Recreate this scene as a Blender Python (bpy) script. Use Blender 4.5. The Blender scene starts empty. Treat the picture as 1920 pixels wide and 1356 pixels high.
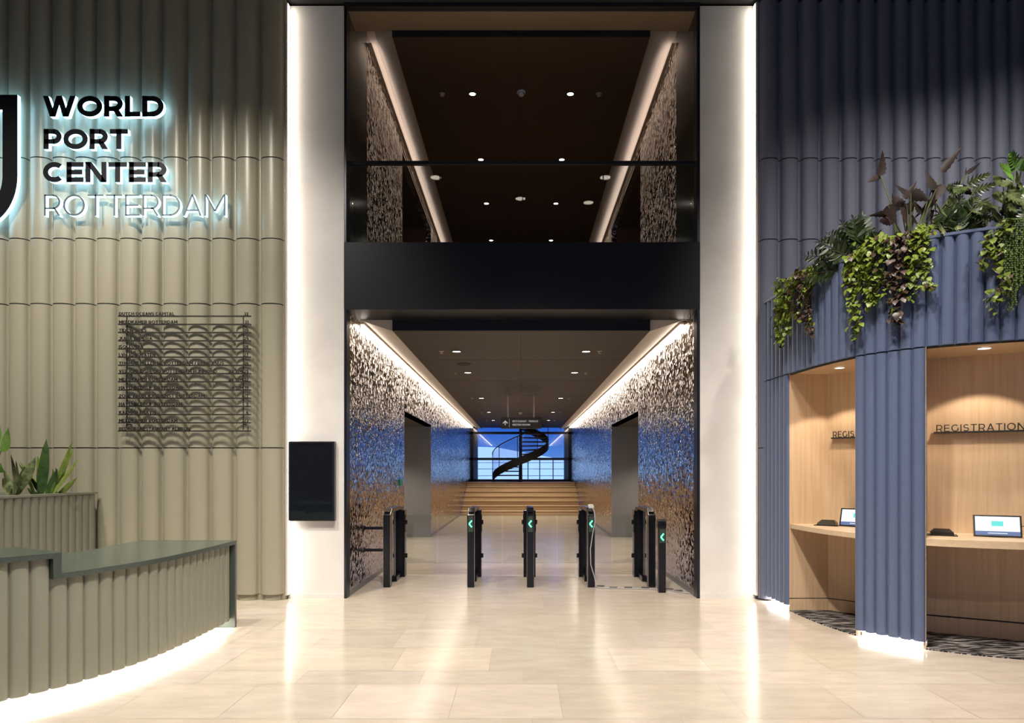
import bpy, math, random, bisect
from mathutils import Vector, Matrix
R = math.radians
rnd = random.Random(7)
scene = bpy.context.scene
col = scene.collection

# ------------------------------------------------------------------ camera
F, EYE, VX, VY = 1280.0, 1.5, 976.0, 885.0        # pixels of a 1920 x 1356 frame
cam = bpy.data.cameras.new('camera')
camo = bpy.data.objects.new('camera', cam); col.objects.link(camo)
camo.location = (0, 0, EYE); camo.rotation_euler = (R(90), 0, 0)
cam.sensor_width = 36; cam.lens = 36 * F / 1920
cam.shift_x = -(VX - 960) / 1920; cam.shift_y = (VY - 678) / 1920
cam.clip_end = 400; cam.clip_start = 0.05
scene.camera = camo
scene.view_settings.view_transform = 'Standard'
scene.view_settings.look = 'None'
scene.view_settings.exposure = 0.0
scene.view_settings.gamma = 1
scene.view_settings.use_curve_mapping = False

# ------------------------------------------------------------------ sky
W = bpy.data.worlds.new('dusk_sky'); scene.world = W; W.use_nodes = True
nt = W.node_tree; nt.nodes.clear()
tc = nt.nodes.new('ShaderNodeTexCoord'); sp = nt.nodes.new('ShaderNodeSeparateXYZ')
rp = nt.nodes.new('ShaderNodeValToRGB'); bg = nt.nodes.new('ShaderNodeBackground'); ou = nt.nodes.new('ShaderNodeOutputWorld')
nt.links.new(tc.outputs['Generated'], sp.inputs[0]); nt.links.new(sp.outputs['Z'], rp.inputs[0])
rp.color_ramp.elements[0].position = 0.0; rp.color_ramp.elements[0].color = (.16, .36, .80, 1)
rp.color_ramp.elements[1].position = .35; rp.color_ramp.elements[1].color = (.012, .07, .42, 1)
e = rp.color_ramp.elements.new(.06); e.color = (.035, .15, .72, 1)
nt.links.new(rp.outputs[0], bg.inputs[0]); nt.links.new(bg.outputs[0], ou.inputs[0])
bg.inputs[1].default_value = 1.0

# ------------------------------------------------------------------ lamps of the lobby (recessed in its ceiling)
WARM = (1.0, .84, .66)
NEUT = (1.0, .93, .84)
LOBBY_W = 950
lobby_lamps = [  # x, y, aim x, aim y, aim z, watts, cone
    (-5.6, 4.2, -5.9, 8.0, 1.6, 1.15, 74), (-3.6, 4.0, -3.7, 8.0, 1.7, 1.2, 74), (-4.4, 2.2, -4.3, 5.5, 0, .45, 80),
    (0.0, 2.6, 0.0, 4.6, 0, 2.7, 88), (-1.6, 3.6, -2.3, 7.0, 0.3, .7, 56), (1.6, 3.6, 2.3, 7.0, 0.3, .7, 56),
    (4.2, 3.0, 4.5, 7.9, 3.0, 1.0, 56), (6.0, 3.0, 6.0, 7.9, 3.2, 1.0, 60), (1.4, 2.4, 3.6, 5.9, 2.2, .85, 60),
    (0, -1.5, 0, 1.5, 0, .8, 90)]

# ------------------------------------------------------------------ helpers
def P(px, py, y):
    return Vector(((px - VX) * y / F, y, EYE + (VY - py) * y / F))
def PX(px, y): return (px - VX) * y / F
def PZ(py, y): return EYE + (VY - py) * y / F

class MB:
    def __init__(s): s.v = []; s.f = []; s.m = []; s.sm = []
    def add(s, vs, fs, mi=0, smooth=False):
        o = len(s.v); s.v += [tuple(p) for p in vs]
        for f in fs: s.f.append(tuple(o + i for i in f)); s.m.append(mi); s.sm.append(smooth)
        return s
    def box(s, a, b, mi=0):
        x0, y0, z0 = a; x1, y1, z1 = b
        v = [(x0,y0,z0),(x1,y0,z0),(x1,y1,z0),(x0,y1,z0),(x0,y0,z1),(x1,y0,z1),(x1,y1,z1),(x0,y1,z1)]
        return s.add(v, [(0,3,2,1),(4,5,6,7),(0,1,5,4),(1,2,6,5),(2,3,7,6),(3,0,4,7)], mi)
    def obox(s, c, u, v, w, mi=0):      # centre, half vectors
        c, u, v, w = map(Vector, (c, u, v, w))
        vs = [c-u-v-w, c+u-v-w, c+u+v-w, c-u+v-w, c-u-v+w, c+u-v+w, c+u+v+w, c-u+v+w]
        return s.add(vs, [(0,3,2,1),(4,5,6,7),(0,1,5,4),(1,2,6,5),(2,3,7,6),(3,0,4,7)], mi)
    def quad(s, a, b, c, d, mi=0): return s.add([a,b,c,d], [(0,1,2,3)], mi)
    def prism(s, pts, z0, z1, mi=0):    # plan polygon
        n = len(pts)
        v = [(p[0],p[1],z0) for p in pts] + [(p[0],p[1],z1) for p in pts]
        f = [tuple(range(n-1,-1,-1)), tuple(range(n,2*n))] + [(i,(i+1)%n,n+(i+1)%n,n+i) for i in range(n)]
        return s.add(v, f, mi)
    def xprism(s, pts, x0, x1, mi=0):   # (y,z) polygon extruded in x
        n = len(pts)
        v = [(x0,p[0],p[1]) for p in pts] + [(x1,p[0],p[1]) for p in pts]
        f = [tuple(range(n)), tuple(range(2*n-1,n-1,-1))] + [(i,n+i,n+(i+1)%n,(i+1)%n) for i in range(n)]
        return s.add(v, f, mi)
    def tube(s, path, r, n=8, mi=0, cap=True):
        path = [Vector(p) for p in path]; rs = r if isinstance(r, (list, tuple)) else [r]*len(path)
        vs = []; fs = []; up = Vector((0,0,1)); prev = None
        for i, p in enumerate(path):
            t = (path[min(i+1,len(path)-1)] - path[max(i-1,0)]).normalized()
            if prev is None:
                a = t.cross(up) if abs(t.z) < .95 else t.cross(Vector((1,0,0)))
            else:
                a = prev - t * prev.dot(t)
            a.normalize(); prev = a; b = t.cross(a)
            for k in range(n):
                an = 2*math.pi*k/n; vs.append(p + (a*math.cos(an) + b*math.sin(an))*rs[i])
        for i in range(len(path)-1):
            for k in range(n):
                fs.append((i*n+k, i*n+(k+1)%n, (i+1)*n+(k+1)%n, (i+1)*n+k))
        s.add(vs, fs, mi, True)
        if cap:
            m = (len(path)-1)*n
            s.add(vs[:n], [tuple(range(n-1,-1,-1))], mi); s.add(vs[m:], [tuple(range(n))], mi)
        return s
    def lathe(s, c, prof, n=16, mi=0, smooth=True):   # (r, z) profile about vertical axis
        vs = []; fs = []
        for r, z in prof:
            for k in range(n):
                a = 2*math.pi*k/n; vs.append((c[0]+r*math.cos(a), c[1]+r*math.sin(a), c[2]+z))
        for i in range(len(prof)-1):
            for k in range(n): fs.append((i*n+k, i*n+(k+1)%n, (i+1)*n+(k+1)%n, (i+1)*n+k))
        return s.add(vs, fs, mi, smooth)
    def grid(s, rows, mi=0, smooth=False):
        n = len(rows[0]); vs = [p for r in rows for p in r]
        fs = [(i*n+j, i*n+j+1, (i+1)*n+j+1, (i+1)*n+j) for i in range(len(rows)-1) for j in range(n-1)]
        return s.add(vs, fs, mi, smooth)
    def build(s, name, mats, parent=None, bevel=0):
        me = bpy.data.meshes.new(name); me.from_pydata(s.v, [], s.f)
        if not isinstance(mats, (list, tuple)): mats = [mats]
        for m in mats: me.materials.append(m)
        me.polygons.foreach_set('material_index', s.m)
        me.polygons.foreach_set('use_smooth', s.sm)
        me.update()
        o = bpy.data.objects.new(name, me); col.objects.link(o)
        if parent is not None:
            o.parent = parent
            o.matrix_parent_inverse = Matrix.Translation(parent.location).inverted()
        if bevel:
            b = o.modifiers.new('bevel', 'BEVEL'); b.width = bevel; b.segments = 2; b.limit_method = 'ANGLE'; b.angle_limit = R(40)
        return o

def tag(o, label, cat, group=None):
    o['label'] = label; o['category'] = cat
    if group: o['group'] = group
    return o
def struct(o): o['kind'] = 'structure'; return o
def thing(name, label, cat, loc=(0,0,0), group=None):
    o = bpy.data.objects.new(name, None); col.objects.link(o); o.location = loc; o.empty_display_size = .1
    return tag(o, label, cat, group)
def dup(root, dx, label, group=None):      # copy of a thing, its parts and sub-parts, moved by dx
    r = root.copy(); col.objects.link(r); r.location = root.location + Vector(dx); r['label'] = label
    if group: r['group'] = group
    for ch in list(root.children):
        c = ch.copy(); col.objects.link(c); c.parent = r
        for g in list(ch.children):
            d = g.copy(); col.objects.link(d); d.parent = c
    return r

# ------------------------------------------------------------------ materials
def mat(name, c, rough=.5, metal=0, spec=.5, var=None, scale=6, stretch=(1,1,1), bump=0, bscale=40, coat=0, bdist=.01, detail=4):
    m = bpy.data.materials.new(name); m.use_nodes = True; t = m.node_tree; b = t.nodes['Principled BSDF']
    b.inputs['Base Color'].default_value = (*c, 1); b.inputs['Roughness'].default_value = rough
    b.inputs['Metallic'].default_value = metal; b.inputs['Specular IOR Level'].default_value = spec
    if coat: b.inputs['Coat Weight'].default_value = coat; b.inputs['Coat Roughness'].default_value = .05
    if var or bump:
        g = t.nodes.new('ShaderNodeTexCoord'); mp = t.nodes.new('ShaderNodeMapping'); mp.inputs['Scale'].default_value = stretch
        t.links.new(g.outputs['Object'], mp.inputs[0])
    if var:
        n = t.nodes.new('ShaderNodeTexNoise'); n.inputs['Scale'].default_value = scale; n.inputs['Detail'].default_value = detail
        n.inputs['Roughness'].default_value = .6
        t.links.new(mp.outputs[0], n.inputs['Vector'])
        r = t.nodes.new('ShaderNodeValToRGB'); r.color_ramp.elements[0].position = .3; r.color_ramp.elements[1].position = .7
        r.color_ramp.elements[0].color = (*c, 1); r.color_ramp.elements[1].color = (*var, 1)
        t.links.new(n.outputs[0], r.inputs[0]); t.links.new(r.outputs[0], b.inputs['Base Color'])
    if bump:
        n2 = t.nodes.new('ShaderNodeTexNoise'); n2.inputs['Scale'].default_value = bscale; n2.inputs['Detail'].default_value = 3
        t.links.new(mp.outputs[0], n2.inputs['Vector'])
        bp = t.nodes.new('ShaderNodeBump'); bp.inputs['Strength'].default_value = bump; bp.inputs['Distance'].default_value = bdist
        t.links.new(n2.outputs[0], bp.inputs['Height']); t.links.new(bp.outputs[0], b.inputs['Normal'])
    return m
def emit(name, c, s):
    m = bpy.data.materials.new(name); m.use_nodes = True; t = m.node_tree; b = t.nodes['Principled BSDF']
    b.inputs['Base Color'].default_value = (.02,.02,.02,1); b.inputs['Emission Color'].default_value = (*c,1); b.inputs['Emission Strength'].default_value = s
    return m
def glass(name, tint, refl=1.0, rough=.0, ior=1.45):
    m = bpy.data.materials.new(name); m.use_nodes = True; t = m.node_tree; t.nodes.clear()
    o = t.nodes.new('ShaderNodeOutputMaterial'); mx = t.nodes.new('ShaderNodeMixShader'); tr = t.nodes.new('ShaderNodeBsdfTransparent')
    gl = t.nodes.new('ShaderNodeBsdfGlossy'); fr = t.nodes.new('ShaderNodeFresnel'); mu = t.nodes.new('ShaderNodeMath'); mu.operation = 'MULTIPLY'
    tr.inputs[0].default_value = (*tint,1); gl.inputs['Roughness'].default_value = rough; fr.inputs[0].default_value = ior; mu.inputs[1].default_value = refl
    gl.inputs[0].default_value = (1,1,1,1)
    t.links.new(fr.outputs[0], mu.inputs[0]); t.links.new(mu.outputs[0], mx.inputs[0]); t.links.new(tr.outputs[0], mx.inputs[1]); t.links.new(gl.outputs[0], mx.inputs[2])
    t.links.new(mx.outputs[0], o.inputs[0]); return m

def stone_mat():
    m = bpy.data.materials.new('polished_limestone'); m.use_nodes = True; t = m.node_tree; b = t.nodes['Principled BSDF']
    at = t.nodes.new('ShaderNodeAttribute'); at.attribute_name = 'tone'
    g = t.nodes.new('ShaderNodeTexCoord'); n = t.nodes.new('ShaderNodeTexNoise'); n.inputs['Scale'].default_value = 5; n.inputs['Detail'].default_value = 8; n.inputs['Roughness'].default_value = .65
    mp = t.nodes.new('ShaderNodeMapping'); mp.inputs['Scale'].default_value = (.6, 1.6, 1)
    t.links.new(g.outputs['Object'], mp.inputs[0]); t.links.new(mp.outputs[0], n.inputs['Vector'])
    r = t.nodes.new('ShaderNodeValToRGB'); r.color_ramp.elements[0].position = .3; r.color_ramp.elements[1].position = .75
    r.color_ramp.elements[0].color = (.53,.455,.37,1); r.color_ramp.elements[1].color = (.66,.58,.485,1)
    mx = t.nodes.new('ShaderNodeMix'); mx.data_type = 'RGBA'; mx.blend_type = 'MULTIPLY'; mx.inputs[0].default_value = 1
    t.links.new(n.outputs[0], r.inputs[0]); t.links.new(r.outputs[0], mx.inputs[6]); t.links.new(at.outputs['Color'], mx.inputs[7])
    t.links.new(mx.outputs[2], b.inputs['Base Color']); b.inputs['Roughness'].default_value = .16; b.inputs['Specular IOR Level'].default_value = .33
    return m
HAM_SCALE, HAM_TILT = 25, .21
def hammered_mat():
    m = bpy.data.materials.new('hammered_steel'); m.use_nodes = True; t = m.node_tree; b = t.nodes['Principled BSDF']
    b.inputs['Base Color'].default_value = (.52,.48,.435,1); b.inputs['Metallic'].default_value = 1; b.inputs['Roughness'].default_value = .09
    g = t.nodes.new('ShaderNodeTexCoord'); mp = t.nodes.new('ShaderNodeMapping'); mp.inputs['Scale'].default_value = (1, .85, 1)
    n = t.nodes.new('ShaderNodeTexNoise'); n.inputs['Scale'].default_value = 9; n.inputs['Detail'].default_value = 1
    wob = t.nodes.new('ShaderNodeVectorMath'); wob.operation = 'MULTIPLY_ADD'; wob.inputs[1].default_value = (.06,.06,.06)
    v = t.nodes.new('ShaderNodeTexVoronoi'); v.inputs['Scale'].default_value = HAM_SCALE
    sub = t.nodes.new('ShaderNodeVectorMath'); sub.operation = 'SUBTRACT'; sub.inputs[1].default_value = (.5,.5,.5)
    ma = t.nodes.new('ShaderNodeVectorMath'); ma.operation = 'MULTIPLY_ADD'; ma.inputs[1].default_value = (HAM_TILT,)*3
    nm = t.nodes.new('ShaderNodeVectorMath'); nm.operation = 'NORMALIZE'
    bp = t.nodes.new('ShaderNodeBump'); bp.inputs['Strength'].default_value = .3; bp.inputs['Distance'].default_value = .012
    L = t.links.new
    L(g.outputs['Object'], mp.inputs[0]); L(mp.outputs[0], n.inputs['Vector']); L(n.outputs['Color'], wob.inputs[0]); L(mp.outputs[0], wob.inputs[2])
    L(wob.outputs[0], v.inputs['Vector']); L(v.outputs['Distance'], bp.inputs['Height']); L(v.outputs['Color'], sub.inputs[0])
    L(sub.outputs[0], ma.inputs[0]); L(bp.outputs[0], ma.inputs[2]); L(ma.outputs[0], nm.inputs[0]); L(nm.outputs[0], b.inputs['Normal'])
    return m
def oak_mat(name, c0, c1, stretch=(9,9,.35), rough=.45):
    m = mat(name, c0, rough=rough, var=c1, scale=3.2, stretch=stretch, detail=7, bump=.08, bscale=6)
    return m
def carpet_mat():
    m = bpy.data.materials.new('streaked_carpet'); m.use_nodes = True; t = m.node_tree; b = t.nodes['Principled BSDF']
    g = t.nodes.new('ShaderNodeTexCoord'); mp = t.nodes.new('ShaderNodeMapping'); mp.inputs['Scale'].default_value = (3.5, 34, 1); mp.inputs['Rotation'].default_value = (0,0,R(25))
    n = t.nodes.new('ShaderNodeTexNoise'); n.inputs['Scale'].default_value = 1.6; n.inputs['Detail'].default_value = 5
    r = t.nodes.new('ShaderNodeValToRGB'); r.color_ramp.elements[0].position = .5; r.color_ramp.elements[1].position = .60
    r.color_ramp.elements[0].color = (.012,.011,.012,1); r.color_ramp.elements[1].color = (.42,.38,.36,1)
    t.links.new(g.outputs['Object'], mp.inputs[0]); t.links.new(mp.outputs[0], n.inputs['Vector']); t.links.new(n.outputs[0], r.inputs[0]); t.links.new(r.outputs[0], b.inputs['Base Color'])
    b.inputs['Roughness'].default_value = .95; b.inputs['Specular IOR Level'].default_value = .1
    return m
def terrazzo_mat():
    m = bpy.data.materials.new('green_terrazzo'); m.use_nodes = True; t = m.node_tree; b = t.nodes['Principled BSDF']
    g = t.nodes.new('ShaderNodeTexCoord'); v = t.nodes.new('ShaderNodeTexVoronoi'); v.inputs['Scale'].default_value = 210
    r = t.nodes.new('ShaderNodeValToRGB'); r.color_ramp.elements[0].color = (.045,.065,.05,1); r.color_ramp.elements[1].color = (.13,.165,.13,1)
    e2 = r.color_ramp.elements.new(.75); e2.color = (.075,.10,.08,1)
    t.links.new(g.outputs['Object'], v.inputs['Vector']); t.links.new(v.outputs['Color'], r.inputs[0]); t.links.new(r.outputs[0], b.inputs['Base Color'])
    b.inputs['Roughness'].default_value = .2; return m
def leaf_mat(name, c, c2, rough=.4):
    m = mat(name, c, rough=rough, var=c2, scale=14, detail=2)
    m.node_tree.nodes['Principled BSDF'].inputs['Transmission Weight'].default_value = 0
    return m

M = dict(
    stone=stone_mat(), grout=mat('floor_grout', (.36,.30,.24), .6),
    green=mat('sage_green_enamel', (.325,.305,.225), .33, spec=.5),
    greendesk=mat('sage_grey_panel', (.235,.235,.185), .4),
    blue=mat('slate_blue_felt_paint', (.125,.137,.195), .68, var=(.137,.15,.21), scale=90),
    bluebooth=mat('slate_blue_enamel', (.10,.130,.222), .33),
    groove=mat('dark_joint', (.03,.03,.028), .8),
    concrete=mat('grey_plaster', (.60,.575,.55), .62, var=(.70,.68,.655), scale=1.6, detail=9, bump=.1, bscale=12),
    black=mat('black_powder_coat', (.012,.013,.016), .42),
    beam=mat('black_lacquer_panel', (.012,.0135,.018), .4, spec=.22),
    jamb=mat('dark_gunmetal', (.05,.055,.065), .3, metal=.9),
    ceilblack=mat('black_ceiling', (.01,.01,.01), .8),
    hammered=hammered_mat(),
    steel=mat('brushed_steel', (.25,.255,.27), .36, metal=.55, var=(.28,.285,.30), scale=4, stretch=(40,40,.3)),
    ceilwood=mat('dark_walnut_panel', (.024,.0165,.012), .55, var=(.038,.027,.02), scale=3, stretch=(.5,9,9), detail=6),
    ceilwoodup=mat('smoked_oak_panel', (.040,.026,.018), .5, var=(.052,.034,.023), scale=3, stretch=(.5,9,9), detail=6),
    soffit=mat('taupe_plaster', (.52,.455,.40), .6), lining=mat('brown_gloss_board', (.21,.155,.10), .5),
    oak=oak_mat('oak_veneer', (.50,.345,.205), (.62,.455,.295)),
    oakshelf=oak_mat('oak_shelf', (.56,.41,.26), (.66,.50,.34), stretch=(2,9,9)),
    oakstep=oak_mat('oak_steps', (.50,.355,.21), (.62,.46,.29), stretch=(.4,9,9)),
    darkwood=mat('brown_wood', (.16,.095,.05), .5, var=(.21,.125,.065), scale=4, stretch=(9,9,.4)),
    terrazzo=terrazzo_mat(), terrazzoedge=mat('dark_terrazzo_edge', (.035,.05,.042), .35, var=(.075,.09,.08), scale=120),
    carpet=carpet_mat(),
    led=emit('led_white', (1,.90,.78), 14), ledcol=emit('led_column', (1,.90,.76), 13), ledcove=emit('led_cove', (1,.86,.74), 8), ledcoveup=emit('led_cove_upper', (1,.84,.74), 6),
    ledplinth=emit('led_plinth', (1,.93,.84), 38),
    halo=emit('halo_white', (.40,.73,1), 5.2),
    lamp=emit('lamp_diffuser', (1,.88,.72), 12),
    lampoff=emit('lobby_lamp', (1,.86,.7), 7),
    signface=mat('sign_black', (.008,.009,.012), .3), thinface=mat('sign_steel', (.16,.19,.21), .35, metal=.6),
    dirmetal=mat('dark_bronze', (.022,.020,.016), .45),
    screen=mat('black_glass_screen', (.006,.008,.012), .04, spec=.9, coat=1), bezel=mat('black_bezel', (.012,.012,.013), .25),
    glass=glass('clear_glass', (.93,.96,.95)), glassdark=glass('balustrade_glass', (.93,.95,.95), 1.0), glasswin=glass('window_glass', (.9,.94,.97), 1.6),
    gate=mat('gate_black', (.01,.0105,.012), .2, metal=.3), gatesteel=mat('gate_steel', (.40,.37,.33), .18, metal=1),
    gateglass=glass('gate_bronze_glass', (.62,.56,.48), 1.3, .02),
    chev=emit('green_chevron', (.10,1,.42), 3.2), chevglow=emit('green_indicator', (.0,.10,.03), .25),
    white=mat('white_plastic', (.7,.7,.7), .35), cable=mat('grey_cable', (.42,.40,.42), .5), tape=mat('dark_tape', (.10,.095,.085), .6),
    rod=mat('pale_brass_rod', (.50,.42,.34), .35), signplate=mat('brown_grey_sign', (.055,.047,.042), .4), signglow=emit('glowing_lettering', (1,.95,.88), .45),  # hanging sign letters get a faint added glow; the sign itself is unlit
    plinth=mat('white_plinth', (.8,.8,.82), .4), soil=mat('potting_soil', (.03,.02,.013), .95, var=(.06,.04,.025), scale=40, bump=.6),
    tabscreen=emit('tablet_white', (.92,.98,1), 1.0), tabteal=emit('tablet_teal', (.10,.78,.74), 1.0), tabblue=emit('tablet_blue', (.10,.18,.42), .9),
    spiral=mat('spiral_black_steel', (.012,.011,.011), .4), spiralin=mat('spiral_brown_side', (.10,.065,.05), .45),
    outbuild=mat('pale_facade', (.62,.74,.9), .8), terrace=mat('terrace_paving', (.4,.46,.55), .8), reveal=mat('window_reveal', (.16,.2,.27), .5),
    pothos=leaf_mat('pothos_green', (.10,.16,.015), (.25,.31,.04)), vine=leaf_mat('dark_vine', (.045,.03,.02), (.11,.06,.045)),
    fern=leaf_mat('dark_fern', (.016,.032,.010), (.05,.075,.022)), aloc=leaf_mat('maroon_leaf', (.011,.007,.006), (.035,.014,.011), .6),
    philo=leaf_mat('philodendron', (.030,.062,.016), (.16,.19,.07), .3), philobright=leaf_mat('bright_leaf', (.07,.20,.02), (.16,.30,.05)),
    varieg=leaf_mat('variegated_leaf', (.13,.17,.05), (.42,.42,.22)), pearls=leaf_mat('pearl_green', (.05,.095,.02), (.14,.20,.05)),
    snake=leaf_mat('snake_plant', (.018,.05,.014), (.07,.13,.03)), snakeedge=leaf_mat('snake_edge', (.12,.20,.03), (.22,.27,.06)),
    cala=leaf_mat('cream_striped', (.035,.07,.02), (.33,.38,.17)), stem=mat('green_stem', (.13,.15,.05), .5), stemdark=mat('brown_stem', (.07,.055,.03), .6),
)

# ------------------------------------------------------------------ lobby shell
YF = 8.1                                   # plane of the two plastered columns
XL, XR = -2.06, 2.09                       # corridor walls
HC = 7.06                                  # lobby ceiling
def floor():
    mb = MB(); tones = []
    rows = [4.147]; pat = [.677, .323, .671, .690, .67, .33, .67, .67, .67, .33, .67]
    k = 0
    while rows[-1] < 23.4: rows.append(rows[-1] + pat[k % len(pat)]); k += 1
    lo = [4.147]; k = 0
    while lo[-1] > -7: lo.append(lo[-1] - [.33, .67, .67][k % 3]); k += 1
    rows = lo[::-1][:-1] + rows
    r2 = random.Random(3)
    fixed = {5.147: [-2.3, -.977, -.24, .74, 1.443, 2.35], 4.147: [-2.55, -1.85, -1.15, -.44, .26, 1.385, 2.1], 4.824: [-1.6,-.72, .02, 1.1, 1.72]}
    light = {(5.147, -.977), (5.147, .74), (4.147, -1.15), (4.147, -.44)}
    for y0, y1 in zip(rows, rows[1:]):
        key = next((q for q in fixed if abs(q - y0) < .02), None)
        xs = list(fixed[key]) if key else [r2.uniform(-.5, .5)]
        while xs[0] > -8.2: xs.insert(0, xs[0] - r2.choice([.7, .75, .9, 1.2, 1.4]))
        while xs[-1] < 8.2: xs.append(xs[-1] + r2.choice([.7, .75, .9, 1.2, 1.4]))
        for x0, x1 in zip(xs, xs[1:]):
            g = .0015
            if y0 > YF + .3 and (x1 < -6 or x0 > 6): continue
            mb.quad((x0+g, y0+g, 0), (x1-g, y0+g, 0), (x1-g, y1-g, 0), (x0+g, y1-g, 0))
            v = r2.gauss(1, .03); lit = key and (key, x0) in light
            if lit: v = 1.13  # tile of paler stone
            tones.append((v, v*(1+r2.gauss(0,.006)), v*(1+r2.gauss(0, .015))))
    o = mb.build('floor', M['stone'])
    ca = o.data.color_attributes.new('tone', 'FLOAT_COLOR', 'CORNER')
    arr = []
    for t in tones: arr += [*t, 1]*4
    ca.data.foreach_set('color', arr)
    struct(o)
    struct(MB().box((-8.4,-7,-.12), (8.4,23.5,-.0012)).build('floor_slab', M['grout']))
floor()

def fluted(pos, nrm, s0, s1, widths, z0, z1, depth, joints=(), arcw=.88, ns=10, g=.006, gd=.012, cap=True, phase=.5):
    """one continuous fluted skin; pos/nrm map (s) to plan points and outward normals"""
    prof = []; s = s0
    for w in widths:
        c = s + w*phase; hw = w*arcw/2
        prof.append((s, 0.0))
        for i in range(ns+1):
            a = math.pi*i/ns
            prof.append((c - hw*math.cos(a), depth*(.001 + math.sin(a)**.75)))
        s += w
    prof.append((s, 0.0))
    lv = [(z0, 0)]
    for j in sorted(joints): lv += [(j-g, 0), (j-g, gd), (j+g, gd), (j+g, 0)]
    lv.append((z1, 0))
    def row(z, ins):
        r = []
        for ss, d in prof:
            p = pos(ss); n = nrm(ss); q = p + n*(d-ins); r.append((q[0], q[1], z))
        return r
    mb = MB(); rows = [row(z, i) for z, i in lv]
    for k in range(len(rows)-1):
        mb.grid([rows[k], rows[k+1]], mi=1 if lv[k][1] > 0 or lv[k+1][1] > 0 else 0, smooth=True)
    if cap:
        for z, fl in ((z0, 0), (z1, 1)):
            a = row(z, 0); b = []
            for ss, d in prof:
                p = pos(ss) - nrm(ss)*.004; b.append((p[0], p[1], z))
            mb.grid([a, b] if not fl else [b, a])
    return mb

# left wall of sage green half tubes
Yt = 8.0
bl = [10,50,92,135,175,219,260,300,347,392,437,484,530]
wid = [(b-a)*7.93/F for a, b in zip(bl, bl[1:])]
x0 = PX(10, 7.93); pre = [.262]*14
xs0 = x0 - sum(pre)
zj = [PZ(840, 7.93), PZ(570, 7.93), PZ(448, 7.93), PZ(296, 7.93)]
o = fluted(lambda s: Vector((s, Yt)), lambda s: Vector((0,-1)), xs0, 0, pre + wid, .075, HC, .095, zj).build('wall_left', [M['green'], M['groove']])
struct(o)
xe = xs0 + sum(pre) + sum(wid)
struct(MB().box((xs0, Yt+.006, 0), (xe, Yt+.2, HC)).build('wall_left_core', M['green']))
mb = MB(); s = xs0
for w in pre + wid:
    pts = [(s+w*.5-w*.36*math.cos(math.pi*i/10), Yt+.004-.07*math.sin(math.pi*i/10)) for i in range(11)]
    mb.prism(pts, .0, .076); s += w
struct(mb.build('baseboard_left', M['green']))
# right wall of slate blue half tubes
bb = [1426,1464,1502,1540,1580,1613,1644.5,1677,1708,1739,1770,1801,1832,1864,1894,1926]
wid = [(b-a)*7.93/F for a, b in zip(bb, bb[1:])] + [.195]*15
xb = PX(1426, 7.93)
zj2 = [PZ(297, 7.93), PZ(449, 7.93), PZ(840, 7.93)]
struct(fluted(lambda s: Vector((s, Yt)), lambda s: Vector((0,-1)), xb, 0, wid, .02, HC-.06, .085, zj2, arcw=.86).build('wall_right', [M['blue'], M['groove']]))
struct(MB().box((xb, Yt+.006, 0), (8.2, Yt+.2, HC)).build('wall_right_core', M['groove']))
# side and back walls of the lobby, ceiling
mb = MB(); mb.box((-8.4,-7,0), (-8.2,Yt+.2,HC)); struct(mb.build('wall_side_left', M['soffit']))
mb = MB(); mb.box((8.2,-7,0), (8.4,Yt+.2,HC)); struct(mb.build('wall_side_right', M['soffit']))
struct(MB().box((-8.4,-7.2,0), (8.4,-7,.6)).box((-8.4,-7.2,5.6), (8.4,-7,HC)).box((-8.4,-7.2,.6), (-5.6,-7,5.6)).box((5.6,-7.2,.6), (8.4,-7,5.6)).build('wall_back', M['soffit']))
w2 = bpy.data.objects.new('added_window', None); col.objects.link(w2); w2.location = (0,-7.1,.6); struct(w2)  # unseen window, added to give blue reflections in glass and screen
mb = MB()
for k in range(5): mb.box((-5.6+2.8*k-.05,-7.15,.6), (-5.6+2.8*k+.05,-7.0,5.6))
for z in (.65, 2.6, 5.55): mb.box((-5.6,-7.15,z-.05), (5.6,-7.0,z+.05))
mb.build('window_frame', M['black'], w2)
for k in range(4):
    for z0, z1 in ((.7,2.55),(2.65,5.5)): MB().box((-5.55+2.8*k,-7.1,z0), (-2.85+2.8*k,-7.09,z1)).build('pane', M['glass'], w2)
struct(MB().box((-8.4,-7.2,HC), (8.4,YF+.5,HC+.2)).build('ceiling', M['ceilblack']))

# plastered columns, grazing light beside them
CLx0, CLx1, CRx0, CRx1 = PX(536, YF), PX(645.5, YF), PX(1312, YF), PX(1424, YF)
struct(MB().box((CLx0-.2, YF, 0), (CLx1, YF+.5, HC-.03)).build('column_left', M['concrete']))
struct(MB().box((CRx0, YF, 0), (CRx1+.2, YF+.5, HC-.03)).build('column_right', M['concrete']))
struct(MB().box((CLx0+.03, YF-.012, 0), (CLx1, YF+.002, .055)).build('baseboard_column_left', M['concrete']))
struct(MB().box((CRx0, YF-.012, 0), (CRx1-.03, YF+.002, .055)).build('baseboard_column_right', M['concrete']))
def edge_led(x, side, label):
    t = thing('led_profile', label, 'light strip', (x, YF-.055, .05))
    MB().box((x-.012*side-.012, YF-.10, .05), (x-.012*side+.012, YF-.01, HC-.05)).build('profile_channel', M['soffit'], t)
    MB().box((x+.001*side-.004, YF-.085, .06), (x+.001*side+.004, YF-.025, HC-.06)).build('diffuser', M['ledcol'], t)
edge_led(xe+.03, 1, 'bright vertical light strip between sage green tubes and left plastered column')
edge_led(xb-.03, -1, 'bright vertical light strip between right plastered column and slate blue tubes')

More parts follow.
